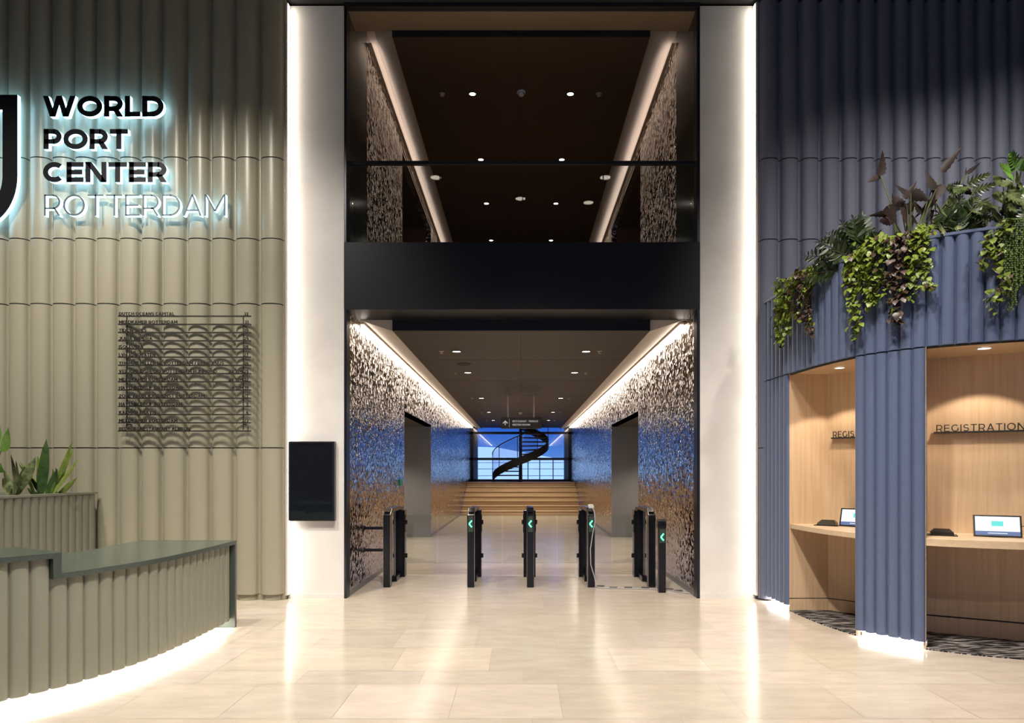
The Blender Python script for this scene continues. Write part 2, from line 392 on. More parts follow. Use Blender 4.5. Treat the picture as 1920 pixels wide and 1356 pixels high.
# opening: beam, head and jamb trims
zb0, zb1 = PZ(581, YF), PZ(455, YF)
struct(MB().box((CLx1, YF-.02, zb0), (CRx0, YF+.55, zb1)).build('beam', M['beam'], bevel=.004))
struct(MB().box((CLx1, YF-.02, PZ(14, YF)), (CRx0, YF+.06, HC)).build('trim_head', M['black']))
for n, a, b in (('trim_jamb_left', CLx1, XL), ('trim_jamb_right', XR, CRx0)):
    struct(MB().box((a, YF-.015, 0), (b, YF+.14, zb0)).box((a, YF-.015, zb1), (b, YF+.14, PZ(14, YF))).build(n, M['jamb'], bevel=.004))
# head soffit over the upper opening, lower header lining
struct(MB().box((XL-.02, YF+.06, 7.0), (XR+.02, 8.52, 7.04)).build('ceiling_upper_front', M['lining']))

# ------------------------------------------------------------------ corridor, two storeys
YW = 28.6                                   # window plane
R0, R1, RH = 12.1, 15.7, 2.54               # lift lobby openings
for sd, X, nm in ((-1, XL, 'left'), (1, XR, 'right')):
    xo = X + sd*.12
    mb = MB()
    def wseg(y0, y1, z0, z1): mb.box((min(X,xo), y0, z0), (max(X,xo), y1, z1))
    wseg(YF+.14, R0, .07, 3.6); wseg(R0, R1, RH, 3.6); wseg(R1, YW+.1, .07, 3.6)
    struct(mb.build('wall_corridor_' + nm, M['hammered']))
    mb = MB(); wseg(YF+.14, R0, 0, .07); wseg(R1, YW-5.2, 0, .07); struct(mb.build('baseboard_corridor_' + nm, M['steel']))
    mb = MB(); wseg(9.16, 11.9, 4.2, 7.75); wseg(11.9, 15.7, 7.08, 7.75); wseg(15.7, YW+.3, 4.2, 7.75)
    struct(mb.build('wall_upper_' + nm, M['hammered']))
    mb = MB(); wseg(YF+.14, 9.16, 4.2, 7.75); struct(mb.build('trim_upper_reveal_' + nm, mat('teal_dark_panel_'+nm, (.035,.048,.05), .16, spec=.8)))
    # recesses: returns of brushed steel below, brown wood above
    xa = X + sd*.12; xz = X + sd*3.2
    lo_, hi_ = min(xa, xz), max(xa, xz)
    struct(MB().box((lo_, R0-.1, 0), (hi_, R0, RH+.05)).box((lo_, R1, 0), (hi_, R1+.1, RH+.05)).box((xz-.05, R0, 0), (xz+.05, R1, RH+.05)).build('wall_recess_' + nm, M['steel']))
    struct(MB().box((min(X,xz), R0, RH), (max(X,xz), R1, RH+.04)).build('ceiling_recess_' + nm, M['ceilwood']))
    struct(MB().box((min(X, X+sd*.13), R1-.012, 0), (max(X, X+sd*.13), R1+.001, RH)).box((min(X, X+sd*.13), R0, 0), (max(X, X+sd*.13), R0+.012, RH)).build('trim_recess_' + nm, M['steel']))
    struct(MB().box((lo_, 11.8, 4.2), (hi_, 11.9, 7.2)).box((lo_, 15.7, 4.2), (hi_, 15.8, 7.2)).box((xz-.05, 11.9, 4.2), (xz+.05, 15.7, 7.2)).build('wall_upper_recess_' + nm, M['darkwood']))
    struct(MB().box((min(X,xz), 11.9, 7.12), (max(X,xz), 15.7, 7.16)).build('ceiling_upper_recess_' + nm, M['ceilwoodup']))
    # sloping cove soffits beside the wood ceilings
    xi, xs = (1.64, 1.99) if sd > 0 else (-1.62, -1.96)
    def cove(nm2, y0, xi_, zi, xs_, zs, m, zt):
        mbc = MB(); pts = [(xi_, zi), (xs_, zs), (X, zs+.03), (X, zt), (xi_, zt)]
        n = 5; v = [(p[0], y0, p[1]) for p in pts] + [(p[0], YW, p[1]) for p in pts]
        mbc.add(v, [(0,1,2,3,4),(9,8,7,6,5)] + [(i,5+i,5+(i+1)%5,(i+1)%5) for i in range(5)])
        struct(mbc.build(nm2, m))
    cove('ceiling_cove_' + nm, 8.66, xi, 3.285, xs, 3.40, M['soffit'], 3.5)
    cove('ceiling_upper_cove_' + nm, 8.54, 1.60*sd, 6.93, (1.98 if sd > 0 else -1.95), 7.36, M['soffit'], 7.5)
    xw = X - sd*.035
    t = thing('cove_light', f'long warm light strip washing the {nm} hammered wall of the lower corridor', 'light strip', (xw, 18, 3.46))
    MB().box((xw-.012, 8.7, 3.335), (xw+.02, YW-.05, 3.38)).build('diffuser', M['ledcove'], t)
    MB().box((xw-.02, 8.7, 3.381), (xw+.03, YW-.05, 3.405)).build('channel', M['soffit'], t)
    t = thing('cove_light', f'dim light strip hidden above the {nm} hammered wall of the upper storey', 'light strip', (xw, 18, 7.5))
    MB().box((min(xw+.014*sd,xw+.03*sd), 9.35, 7.29), (max(xw+.014*sd,xw+.03*sd), YW-.05, 7.32)).build('diffuser', M['ledcoveup'], t)
    MB().box((min(xw-.013*sd,xw+.034*sd), 9.2, 7.275), (max(xw-.013*sd,xw+.034*sd), YW-.05, 7.284)).build('channel', M['soffit'], t)

struct(MB().box((-1.62, 8.66, 3.285), (1.64, 27.6, 3.5)).build('ceiling_corridor', M['ceilwood']))
struct(MB().box((-1.60, 8.52, 6.93), (1.615, YW, 7.5)).build('ceiling_upper', M['ceilwoodup']))
# thin dark edge at the front of both wood ceilings and centre joints
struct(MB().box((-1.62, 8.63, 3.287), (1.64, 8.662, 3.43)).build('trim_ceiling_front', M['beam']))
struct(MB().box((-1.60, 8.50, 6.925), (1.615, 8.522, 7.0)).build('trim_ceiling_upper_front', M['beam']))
mb = MB(); mb.box((.0, 8.7, 3.2835), (.006, 27.6, 3.2855))
for y in (10.9, 13.4, 15.9, 18.4, 20.9, 23.4): mb.box((-1.62, y, 3.2835), (1.64, y+.006, 3.2855))
struct(mb.build('trim_ceiling_joint', M['groove']))
mb = MB(); mb.box((.0, 8.55, 6.9285), (.006, YW, 6.9305))
for y in (9.3, 11.4, 13.5, 15.6): mb.box((-1.6, y, 6.9285), (1.6, y+.006, 6.9305))
struct(mb.build('trim_ceiling_upper_joint', M['groove']))
# slabs
struct(MB().box((XL-3.2, YF+.53, 3.5), (XR+3.2, YW+.4, 4.2)).build('floor_upper', M['darkwood']))
struct(MB().box((XL-.2, YF+.3, 7.5), (XR+.2, YW+.4, 7.75)).build('ceiling_upper_slab', M['ceilblack']))
struct(MB().box((XL-.2, YW, 4.2), (XR+.2, YW+.2, 7.75)).build('wall_upper_end', M['ceilwoodup']))
struct(MB().box((XL, 27.6, 3.45), (XR, YW+.1, 3.6)).build('ceiling_landing', M['ceilblack']))

# wide oak steps up to the landing
st = thing('wide_staircase', 'full width flight of low oak steps at the far end of the corridor', 'stairs', (0, 23.4, 0))
rise = 1.1/7
for k in range(7):
    y0 = 23.4 + .45*k; y1 = y0 + .45 + .02 if k < 6 else y0 + .2
    MB().box((XL+.005, y0+.03, rise*k), (XR-.005, y1, rise*(k+1)-.045)).build('riser', M['oakstep'], st)
    MB().box((XL+.01, y0+.05, rise*(k+1)-.046), (XR-.01, y1-.01, rise*(k+1)-.029)).build('gap_shadow_strip', M['groove'], st)  # dark strip painted in as the shade under the nosing
    MB().box((XL+.005, y0, rise*(k+1)-.03), (XR-.005, y1, rise*(k+1))).build('tread', M['oakstep'], st)

struct(MB().box((XL+.005, 26.31, .9), (XR-.005, YW-.06, 1.1)).build('floor_landing', M['oakstep']))

# end window
wn = bpy.data.objects.new('window_1', None); col.objects.link(wn); wn.location = (0, YW, 1.1); struct(wn)
mb = MB()
for x in (XL+.04, XR-.04): mb.box((x-.045, YW-.04, 1.1), (x+.045, YW+.05, 3.5))
for z, h in ((1.14, .05), (2.04, .05), (3.13, .05), (3.46, .04)): mb.box((XL, YW-.04, z-h), (XR, YW+.05, z+h))
mb.build('window_frame', M['black'], wn)
mb = MB()
for z0, z1 in ((1.19,1.99),(2.09,3.08),(3.18,3.42)): mb.box((XL+.085, YW-.004, z0), (XR-.085, YW+.004, z1))
mb.build('pane', M['glasswin'], wn)
# outside: terrace, reveals, pale sloping building, railing
struct(MB().box((-14, YW+.1, .6), (14, 40, 1.0)).build('ground_terrace', M['terrace']))
struct(MB().box((XL-.2, YW+.12, 1.0), (XL+.24, YW+.6, 4.0)).box((XR-.24, YW+.12, 1.0), (XR+.2, YW+.6, 4.0)).build('wall_outer_reveal', M['reveal']))
yb = 48
mb = MB(); a = P(893, 838, yb); b = P(930, 839, yb); c = P(1034, 858, yb); d = P(1120, 867, yb)
pts = [(-16, a.z+.15), (a.x, a.z), (b.x, b.z), (c.x, c.z), (d.x, d.z), (16, d.z-.4), (16, -3), (-16, -3)]
v = [(p[0], yb, p[1]) for p in pts] + [(p[0], yb+7, p[1]) for p in pts]
mb.add(v, [tuple(range(8)), tuple(range(15,7,-1))] + [(i, 8+i, 8+(i+1)%8, (i+1)%8) for i in range(8)])
tag(mb.build('terminal_building', M['outbuild']), 'large pale building with sloping roofline beyond the end window', 'building')
rl = thing('terrace_railing', 'thin metal railing along the terrace outside the end window', 'railing', (0, 35, 1.0))
for z in (2.35, 2.12, 1.80, 1.45): MB().tube([(-6, 35, z-.15), (6, 35, z-.15)], .015, 6).build('rail', M['reveal'], rl)
for px in (850, 895, 990, 1012, 1037, 1080):
    x = PX(px, 35); MB().box((x-.025, 34.98, 1.0), (x+.025, 35.03, 2.24)).build('post', M['reveal'], rl)

for x in (-5, 5):  # out-of-view lamps added to brighten the pale building
    fl_ = thing('added_floodlight', f'added unseen floodlight on the {"left" if x < 0 else "right"} part of the terrace outside the end window', 'floodlight', (x, 37, 1.0))
    MB().box((x-.15, 36.9, 1.0), (x+.15, 37.1, 1.25)).build('housing', M['black'], fl_)
    l = bpy.data.lights.new('added_flood_beam', 'SPOT'); l.energy = 3600; l.spot_size = R(110); l.spot_blend = .6; l.color = (.75,.88,1); l.shadow_soft_size = .15
    o = bpy.data.objects.new('added_flood_beam', l); col.objects.link(o); o.location = (x, 37.2, 1.3); o.rotation_euler = (R(88),0,0)
    o.parent = fl_; o.matrix_parent_inverse = Matrix.Translation(fl_.location).inverted()

# spiral staircase on the landing
SC = Vector((.0, 27.35, 0)); SR = 1.13
sp_ = thing('spiral_staircase', 'black steel spiral staircase rising in front of the end window', 'stairs', (SC.x, SC.y, 1.1))
MB().tube([(SC.x,SC.y,1.1),(SC.x,SC.y,3.45)], [.075, .055], 16).build('pole', M['spiral'], sp_)
def hel(a, r, dz=0): return Vector((SC.x + r*math.cos(R(a)), SC.y + r*math.sin(R(a)), 1.27 + (a-180)/90*.72 + dz))
A = [180 + 5*i for i in range(53)]
mb = MB()
mb.grid([[hel(a, SR, -.22) for a in A], [hel(a, SR, .10) for a in A]], smooth=True)
mb.grid([[hel(a, SR-.03, .10) for a in A], [hel(a, SR-.03, -.22) for a in A]], mi=1, smooth=True)
mb.grid([[hel(a, SR, .10) for a in A], [hel(a, SR-.03, .10) for a in A]]); mb.grid([[hel(a, SR-.03, -.22) for a in A], [hel(a, SR, -.22) for a in A]])
mb.build('stringer', [M['spiral'], M['spiralin']], sp_)
for k in range(12):
    a0, a1 = 186 + 21*k, 186 + 21*k + 24; z = 1.27 + (a0 + 8 - 180)/90*.72
    q = [hel(a0, .06), hel(a0, SR-.02), hel((a0+a1)/2, SR-.02), hel(a1, SR-.02), hel(a1, .06)]
    MB().prism([(p.x, p.y) for p in q], z-.05, z).build('tread', M['spiral'], sp_)
MB().tube([hel(a, SR-.01, .92) for a in A[:42]], .022, 6).build('handrail', M['spiral'], sp_)
for a in (180, 222, 264, 306, 348): MB().tube([hel(a, SR-.01, -.1), hel(a, SR-.01, .92)], .016, 6).build('baluster', M['spiral'], sp_)
MB().grid([[hel(a, SR-.012, .10) for a in A[:26]], [hel(a, SR-.012, .86) for a in A[:26]]], smooth=True).build('glass_infill', glass('stair_glass', (.72,.72,.78), .6), sp_)

# ------------------------------------------------------------------ ceiling fittings
def spot(loc, aim, w, cone, blend=.4, c=WARM, r=.04, parent=None):
    l = bpy.data.lights.new('lamp_beam', 'SPOT'); l.energy = w; l.spot_size = R(cone); l.spot_blend = blend; l.color = c; l.shadow_soft_size = r
    o = bpy.data.objects.new('lamp_beam', l); col.objects.link(o); o.location = loc
    o.rotation_euler = (Vector(aim) - Vector(loc)).to_track_quat('-Z', 'Y').to_euler()
    if parent is not None:
        o.parent = parent; o.matrix_parent_inverse = Matrix.Translation(parent.location).inverted()
    return o
def downlight(x, y, z, r, label, w, cone=70, m='lamp', group=None, aim=None, blend=.4, c=WARM):
    t = thing('downlight', label, 'ceiling light', (x, y, z), group)
    MB().lathe((x,y,z), [(r*1.25,0),(r*1.28,-.006),(r*1.02,-.008),(r,.0)], 20).build('trim_ring', M['black'] if m == 'lamp' else M['white'], t)
    MB().lathe((x,y,z), [(r,-.003),(r*.5,-.0035),(.0005,-.0035)], 20).build('diffuser', M['lamp' if m == 'lamp' else m], t)
    spot((x,y,z-.02), aim or (x,y,0), w, cone, blend, c, r*.8, t)
    return t
ORD = ['nearest', 'second', 'third', 'fourth', 'farthest']
for i, y in enumerate((10.1, 12.25, 16.5, 20.4, 23.6)):
    for s, n in ((-1,'left'), (1,'right')):
        downlight(.945*s if s < 0 else .97, y, 3.284, .06, f'{n} downlight in the {ORD[i]} row of the lower corridor ceiling', 95 if i < 3 else 200, 110)
        x = (-1.17 if s < 0 else 1.17)
        q = thing('sprinkler_head', f'small dull sprinkler head beside the {n} downlight of the {ORD[i]} lower ceiling row', 'sprinkler', (x, y, 3.285))
        MB().lathe((x,y,3.285), [(.035,0),(.035,-.006),(.012,-.01),(.012,-.03)], 12).build('escutcheon', M['soffit'], q)
        MB().lathe((x,y,3.255), [(.0005,0),(.025,0),(.025,-.004),(.0005,-.004)], 12).build('deflector', M['soffit'], q)
for i, y in enumerate((9.8, 11.86, 13.8, 16.0)):
    for s, n in ((-1,'left'), (1,'right')):
        downlight(.69*s if s < 0 else .715, y, 6.929, .045, f'{n} downlight in the {["nearest","second","third","farthest"][i]} row of the dark upper ceiling', 60, 100)
for s, n in ((-1,'left'), (1,'right')):
    x = 1.125*s
    q = thing('sprinkler_head', f'{n} small sprinkler head beside the nearest downlight of the dark upper ceiling', 'sprinkler', (x, 9.8, 6.93))
    MB().lathe((x,9.8,6.93), [(.04,0),(.04,-.006),(.014,-.01),(.014,-.03)], 12).build('escutcheon', M['soffit'], q)
    MB().lathe((x,9.8,6.90), [(.0005,0),(.028,0),(.028,-.004),(.0005,-.004)], 12).build('deflector', M['soffit'], q)
def detector(x, y, z, label):
    q = thing('smoke_detector', label, 'smoke detector', (x, y, z))
    MB().lathe((x,y,z), [(.062,0),(.062,-.018),(.05,-.028)], 18).build('base', M['white'], q)
    MB().lathe((x,y,z-.028), [(.042,0),(.042,-.016),(.03,-.03),(.0005,-.032)], 18).build('sensor_head', M['white'], q)
detector(.01, 9.75, 6.93, 'white smoke detector at the centre of the dark upper ceiling')
detector(.0, 20.5, 3.285, 'white smoke detector behind the hanging sign rods on the lower ceiling')
q = thing('ceiling_speaker', 'dark round ceiling speaker left of centre on the lower ceiling', 'speaker', (-.93, 11.3, 3.284))
MB().lathe((-.93,11.3,3.284), [(.12,0),(.12,-.006),(.1,-.009)], 20).build('rim', M['black'], q)
MB().lathe((-.93,11.3,3.278), [(.1,0),(.0005,-.002)], 20).build('grille', M['groove'], q)

for sd, X, nm in ((-1, XL, 'left'), (1, XR, 'right')):
    downlight(X + sd*1.3, 13.6, RH-.002, .06, f'downlight inside the {nm} lift recess of the lower corridor', 320, 140)
    downlight(X + sd*1.3, 13.8, 7.118, .05, f'downlight inside the {nm} recess of the upper storey', 60, 120)

# lobby ceiling lamps
names = ['over the left planter', 'over the directory board', 'over the reception desk', 'over the middle of the lobby floor', 'over the left column', 'over the right column', 'over the blue tube wall', 'nearest the right wall', 'over the registration booth', 'behind the viewer']
for (x, y, ax, ay, az, k, cone), n in zip(lobby_lamps, names):
    t = thing('spotlight', f'black recessed lobby ceiling spotlight {n}', 'ceiling light', (x, y, HC))
    MB().lathe((x,y,HC), [(.15,0),(.15,-.012),(.11,-.014),(.10,-.002)], 24).build('trim_ring', M['black'], t)
    MB().lathe((x,y,HC), [(.10,-.004),(.0005,-.005)], 24).build('diffuser', M['lampoff'], t)
    spot((x,y,HC-.05), (ax,ay,az), LOBBY_W*k, cone, .75, (1,.92,.82), .12, t)

# ------------------------------------------------------------------ glass balustrade on the upper storey
bx0, bx1 = CLx1+.06, CRx0-.06
gb = thing('glass_balustrade', 'clear glass balustrade with slim black handrail above the dark beam', 'railing', (0, 8.24, zb1))
ed = [bx0, PX(825, 8.24), PX(980, 8.24), PX(1131, 8.24), bx1]
for a, b in zip(ed, ed[1:]): MB().box((a+.006, 8.233, zb1+.005), (b-.006, 8.247, 5.21)).build('glass_panel', M['glassdark'], gb)
MB().box((bx0-.05, 8.215, 5.205), (bx1+.05, 8.265, 5.245)).build('handrail', M['black'], gb)
MB().box((bx0-.05, 8.20, zb1), (bx1+.05, 8.28, zb1+.02)).build('base_shoe', M['black'], gb)

# ------------------------------------------------------------------ lettering: stroke alphabet
def d(x0,y0,x1,y1): return ('d',x0,y0,x1,y1)
def h(x0,x1,y): return ('h',x0,x1,y)
def a(cx,cy,rx,ry,a0,a1): return ('a',cx,cy,rx,ry,a0,a1)
V0 = d(0,0,0,1)
GL = {
'A':(.86,[d(0,0,.5,1),d(1,0,.5,1),h(.2,.8,.24)]), 'B':(.74,[V0,h(.05,.62,0),h(.05,.62,1),h(.05,.66,.52),a(.55,.76,.38,.24,-90,90),a(.58,.26,.42,.26,-90,90)]),
'C':(.86,[a(.53,.5,.53,.5,48,312)]), 'D':(.86,[V0,h(.05,.5,0),h(.05,.5,1),a(.44,.5,.56,.5,-90,90)]), 'E':(.68,[V0,h(.05,1,0),h(.05,.92,.5),h(.05,1,1)]),
'F':(.66,[V0,h(.05,.92,.48),h(.05,1,1)]), 'G':(.90,[a(.53,.5,.53,.5,48,325),d(.97,.14,.97,.52)]), 'H':(.82,[V0,d(1,0,1,1),h(.05,.95,.5)]), 'I':(0,[V0]),
'J':(.56,[d(1,.3,1,1),h(.25,.95,1),a(.46,.33,.54,.33,210,360)]), 'K':(.78,[V0,d(.04,.30,.96,1),d(.98,0,.38,.58)]), 'L':(.62,[V0,h(.05,1,0)]),
'M':(.98,[V0,d(1,0,1,1),d(.03,1,.5,.22),d(.97,1,.5,.22)]), 'N':(.84,[V0,d(1,0,1,1),d(.02,1,.98,0)]), 'O':(1.0,[a(.5,.5,.5,.5,0,360)]),
'P':(.74,[V0,h(.05,.6,1),h(.05,.6,.34),a(.55,.67,.45,.33,-90,90)]), 'R':(.76,[V0,h(.05,.6,1),h(.05,.6,.34),a(.53,.67,.45,.33,-90,90),d(.98,0,.62,.38)]),
'S':(.70,[a(.5,.75,.46,.25,25,270),a(.5,.25,.5,.25,-155,90)]), 'T':(.74,[h(0,1,1),d(.5,0,.5,1)]), 'U':(.82,[d(0,.38,0,1),d(1,.38,1,1),a(.5,.4,.5,.4,180,360)]),
'V':(.84,[d(0,1,.5,0),d(1,1,.5,0)]), 'W':(1.30,[d(0,1,.26,0),d(.5,1,.26,0),d(.5,1,.74,0),d(1,1,.74,0)]), 'X':(.8,[d(0,0,1,1),d(1,0,0,1)]),
'Y':(.78,[d(0,1,.5,.4),d(1,1,.5,.4),d(.5,0,.5,.45)]), 'Z':(.70,[h(0,1,0),h(0,1,1),d(.06,0,.94,1)]),
'0':(.74,[a(.5,.5,.5,.5,0,360)]), '1':(.36,[d(1,0,1,1),h(0,.9,1)]), '2':(.62,[a(.48,.7,.48,.3,-25,165),d(.1,.04,.88,.62),h(0,1,0)]),
'3':(.64,[a(.45,.76,.45,.24,-90,145),a(.45,.26,.5,.26,-145,90)]), '4':(.76,[d(.74,0,.74,.6),d(.0,.25,.6,1),h(0,1,.24)]), '5':(.64,[h(.1,.95,1),d(.1,.5,.16,1),a(.45,.31,.52,.31,-145,115)]),
'6':(.68,[a(.5,.31,.5,.31,0,360),a(.62,.45,.62,.55,95,190)]), '7':(.66,[h(0,1,1),d(.28,0,.94,1)]), '8':(.68,[a(.5,.76,.42,.24,0,360),a(.5,.27,.5,.27,0,360)]),
'9':(.68,[a(.5,.69,.5,.31,0,360),a(.38,.55,.62,.55,-85,10)]), '/':(.42,[d(0,-.06,1,1.06)]), '-':(.34,[h(0,1,.42)]), '.':(0,[d(0,0,0,.16)])}
def glyph(mb, ch, O, U, N, H, w, sx, t0, t1, mi=0):
    """adds one letter as solid strokes; returns its advance width"""
    gw, st = GL[ch]; Wd = max(gw, w) * sx; ws = w*min(1, sx) if sx < 1 else w
    if gw == 0: Wd = ws
    Z = Vector((0,0,1))
    def pt(x, y, t): return O + U*(x*H) + Z*(y*H) + N*t
    def poly(q):
        n = len(q); v = [pt(x,y,t0) for x,y in q] + [pt(x,y,t1) for x,y in q]
        mb.add(v, [tuple(range(n-1,-1,-1)), tuple(range(n,2*n))] + [(i,(i+1)%n,n+(i+1)%n,n+i) for i in range(n)], mi)
    cx = lambda x: ws/2 + x*(Wd-ws)
    cy = lambda y: w/2 + y*(1-w)
    for s in st:
        if s[0] == 'd':
            _, x0, y0, x1, y1 = s; X0, X1 = cx(x0), cx(x1); dx, dy = X1-X0, y1-y0
            L = math.hypot(dx, dy); hw = min(ws/2*L/abs(dy), ws*.95)
            q = [(X0-hw,y0),(X0+hw,y0),(X1+hw,y1),(X1-hw,y1)]
            if y1 < y0: q = q[::-1]
            poly(q)
        elif s[0] == 'h':
            _, x0, x1, y = s; Y = cy(y); k = w*.46
            poly([(x0*Wd,Y-k),(x1*Wd,Y-k),(x1*Wd,Y+k),(x0*Wd,Y+k)])
        else:
            _, ax, ay, rx, ry, a0, a1 = s; n = max(6, int(abs(a1-a0)/12))
            Cx, Cy = cx(ax), cy(ay); RX, RY = rx*(Wd-ws), ry*(1-w)
            inn, out = [], []
            for i in range(n+1):
                q = R(a0 + (a1-a0)*i/n); c_, s_ = math.cos(q), math.sin(q)
                out.append((Cx+(RX+ws/2)*c_, Cy+(RY+w/2)*s_)); inn.append((Cx+max(RX-ws/2,.004)*c_, Cy+max(RY-w/2,.004)*s_))
            rows = [[pt(x,y,t0) for x,y in inn], [pt(x,y,t0) for x,y in out], [pt(x,y,t1) for x,y in out], [pt(x,y,t1) for x,y in inn]]
            rows.append(rows[0]); mb.grid(rows, mi)
            if abs(a1-a0) < 359:
                for k, fl in ((0,1),(n,0)):
                    q = [rows[r][k] for r in range(4)]; mb.add(q if fl else q[::-1], [(0,1,2,3)], mi)
    return Wd
def text_layout(txt, H, w, width=None, gap=.13, space=.34):
    nat = 0; gaps = 0
    for ch in txt:
        if ch == ' ': gaps += space
        else: nat += max(GL[ch][0], w); gaps += gap
    gaps -= gap
    sx = 1 if width is None else (width/H - gaps)/nat
    out = []; x = 0
    for ch in txt:
        if ch == ' ': x += space; continue
        out.append((ch, x)); x += max(GL[ch][0], w)*sx + gap
    return out, sx, (x-gap)*H
def text(mb, txt, O, U, N, H, w, t0, t1, width=None, gap=.13, align=0, mi=0):
    lay, sx, tot = text_layout(txt, H, w, width, gap)
    for ch, x in lay: glyph(mb, ch, O + U*(x*H - align*tot), U, N, H, w, sx, t0, t1, mi)
    return tot

# halo-lit building sign
UX, NY = Vector((1,0,0)), Vector((0,-1,0))
YS = 7.80
sg = thing('building_sign', 'large halo lit lettering WORLD PORT CENTER ROTTERDAM with shield on green tubes', 'sign', (PX(200,YS), YS, PZ(300,YS)))
for txt, xa, xb_, yt, yb_, w in (('WORLD',81,307,180,219,.25), ('PORT',82,240,242,280,.25), ('CENTER',81,313,304,342,.25), ('ROTTERDAM',83,423,365,405,.075)):
    H = (yb_-yt)*YS/F; O = Vector((PX(xa,YS), YS, PZ(yb_,YS)))
    lay, sx, tot = text_layout(txt, H, w, (xb_-xa)*YS/F, gap=.09 if w > .1 else .13)
    for ch, x in lay:
        q = O + UX*(x*H)
        mb = MB(); glyph(mb, ch, q, UX, NY, H, w, sx, -.048, -.0005); L = mb.build('letter', M['halo'], sg)
        mb = MB(); glyph(mb, ch, q, UX, NY, H, w, sx, 0, .004); f = mb.build('letter_face', M['signface'] if w > .1 else M['thinface'], L)
    # fixing rail behind the row
def shield(inset, n=14):
    xr = PX(33, YS)-inset; xl = PX(-113, YS)+inset; zt = PZ(178, YS)-inset; zs = PZ(330, YS); cxm = (xl+xr)/2; zbm = PZ(425, YS)+inset*1.1
    pts = [(xl, zt), (xr, zt), (xr, zs)]
    for i in range(1, n): q = R(90*i/n); pts.append((cxm + (xr-cxm)*math.cos(q), zs - (zs-zbm)*math.sin(q)))
    pts.append((cxm, zbm))
    for i in range(n-1, 0, -1): q = R(90*i/n); pts.append((cxm - (xr-cxm)*math.cos(q), zs - (zs-zbm)*math.sin(q)))
    pts.append((xl, zs)); return pts
def ring(o_, i_, y0, y1):
    mb = MB(); L = [[(x,y1,z) for x,z in i_], [(x,y1,z) for x,z in o_], [(x,y0,z) for x,z in o_], [(x,y0,z) for x,z in i_]]
    L = [r + [r[0]] for r in L]; L.append(L[0]); mb.grid(L); return mb
so, si = shield(0), shield(28*YS/F)
L = ring(so, si, YS-.0005, YS+.048).build('shield', M['halo'], sg); ring(so, si, YS-.004, YS).build('shield_face', M['signface'], L)

# tenant directory
rows_ = [('DUTCH OCEANS CAPITAL',327,'32'),('MELDKAMER ROTTERDAM',333,'31'),('TIDEWORKS',275,'30'),('JULIA IMPERA',286,'29'),('ISOLECTRA',269,'28'),('LVH ADVOCATEN',291,'27'),
 ('THOMAS MILLER NL ROTTERDAM / BRINCANUS',420,'26'),('VEILIGHEIDSREGIO ROTTERDAM RIJNMOND',407,'23 T/M 25'),('MELDKAMER ROTTERDAM',333,'20 T/M 22'),('HAVENBEDRIJF ROTTERDAM',342,'8 T/M 19'),
 ('ZONE / PUBLIEKSDIENST ROTTERDAM',384,'6/7'),('HAVENBEDRIJF ROTTERDAM',342,'5'),('KALMAR / NAVIS',293,'4'),('MELDKAMER ROTTERDAM',333,'2/3'),('BEDRIJFSRESTAURANT ALBRON',357,'1')]
YD = 7.80
dr = thing('wall_directory', 'dark metal tenant directory of fifteen lettered bars mounted on green tubes', 'directory board', (PX(346,YD), YD, PZ(700,YD)))
for i, (tx, xr_, num) in enumerate(rows_):
    y = 592.7 + i*15.39; z = PZ(y, YD)
    bar = MB().box((PX(221.5,YD), YD-.004, z-.008), (PX(470,YD), YD+.018, z+.006)).build('bar', M['dirmetal'], dr)
    mb = MB(); text(mb, tx, Vector((PX(223.5,YD), YD, z+.006)), UX, NY, .036, .21, .0, .008, width=(xr_-223.5)*YD/F, gap=.16)
    tot = text_layout(num, .036, .21)[2]
    mb.build('lettering', M['dirmetal'], bar); mb = MB()
    text(mb, num, Vector((PX(466,YD)-tot, YD, z+.006)), UX, NY, .036, .21, .0, .008)
    mb.build('floor_number', M['dirmetal'], bar)
for px in (236, 455): MB().box((PX(px,YD)-.005, YD+.016, PZ(806,YD)), (PX(px,YD)+.005, YD+.024, PZ(592,YD))).build('support_rod', M['dirmetal'], dr)
for px in (236, 455):
    for py in (610, 700, 795): MB().tube([(PX(px,YD), YD+.036, PZ(py,YD)), (PX(px,YD), Yt+.01, PZ(py,YD))], .007, 6).build('wall_fixing', M['dirmetal'], dr)

# display on left column
yd = 8.02
dx0, dx1, dz0, dz1 = PX(540,yd), PX(627,yd), PZ(977,yd), PZ(828,yd)
ds = thing('wall_display', 'tall black framed glossy display mounted low on left plastered column', 'display', ((dx0+dx1)/2, yd+.04, dz0))
mb = MB(); bz = .024
mb.box((dx0,yd,dz0),(dx1,yd+.075,dz0+bz)).box((dx0,yd,dz1-bz),(dx1,yd+.075,dz1)).box((dx0,yd,dz0+bz),(dx0+bz,yd+.075,dz1-bz)).box((dx1-bz,yd,dz0+bz),(dx1,yd+.075,dz1-bz))
mb.build('frame', M['bezel'], ds)
MB().box((dx0+bz,yd+.008,dz0+bz),(dx1-bz,yd+.02,dz1-bz)).build('screen', M['screen'], ds)
MB().box((dx0+.03,yd+.02,dz0+.03),(dx1-.03,YF+.002,dz1-.03)).build('back_box', M['bezel'], ds)

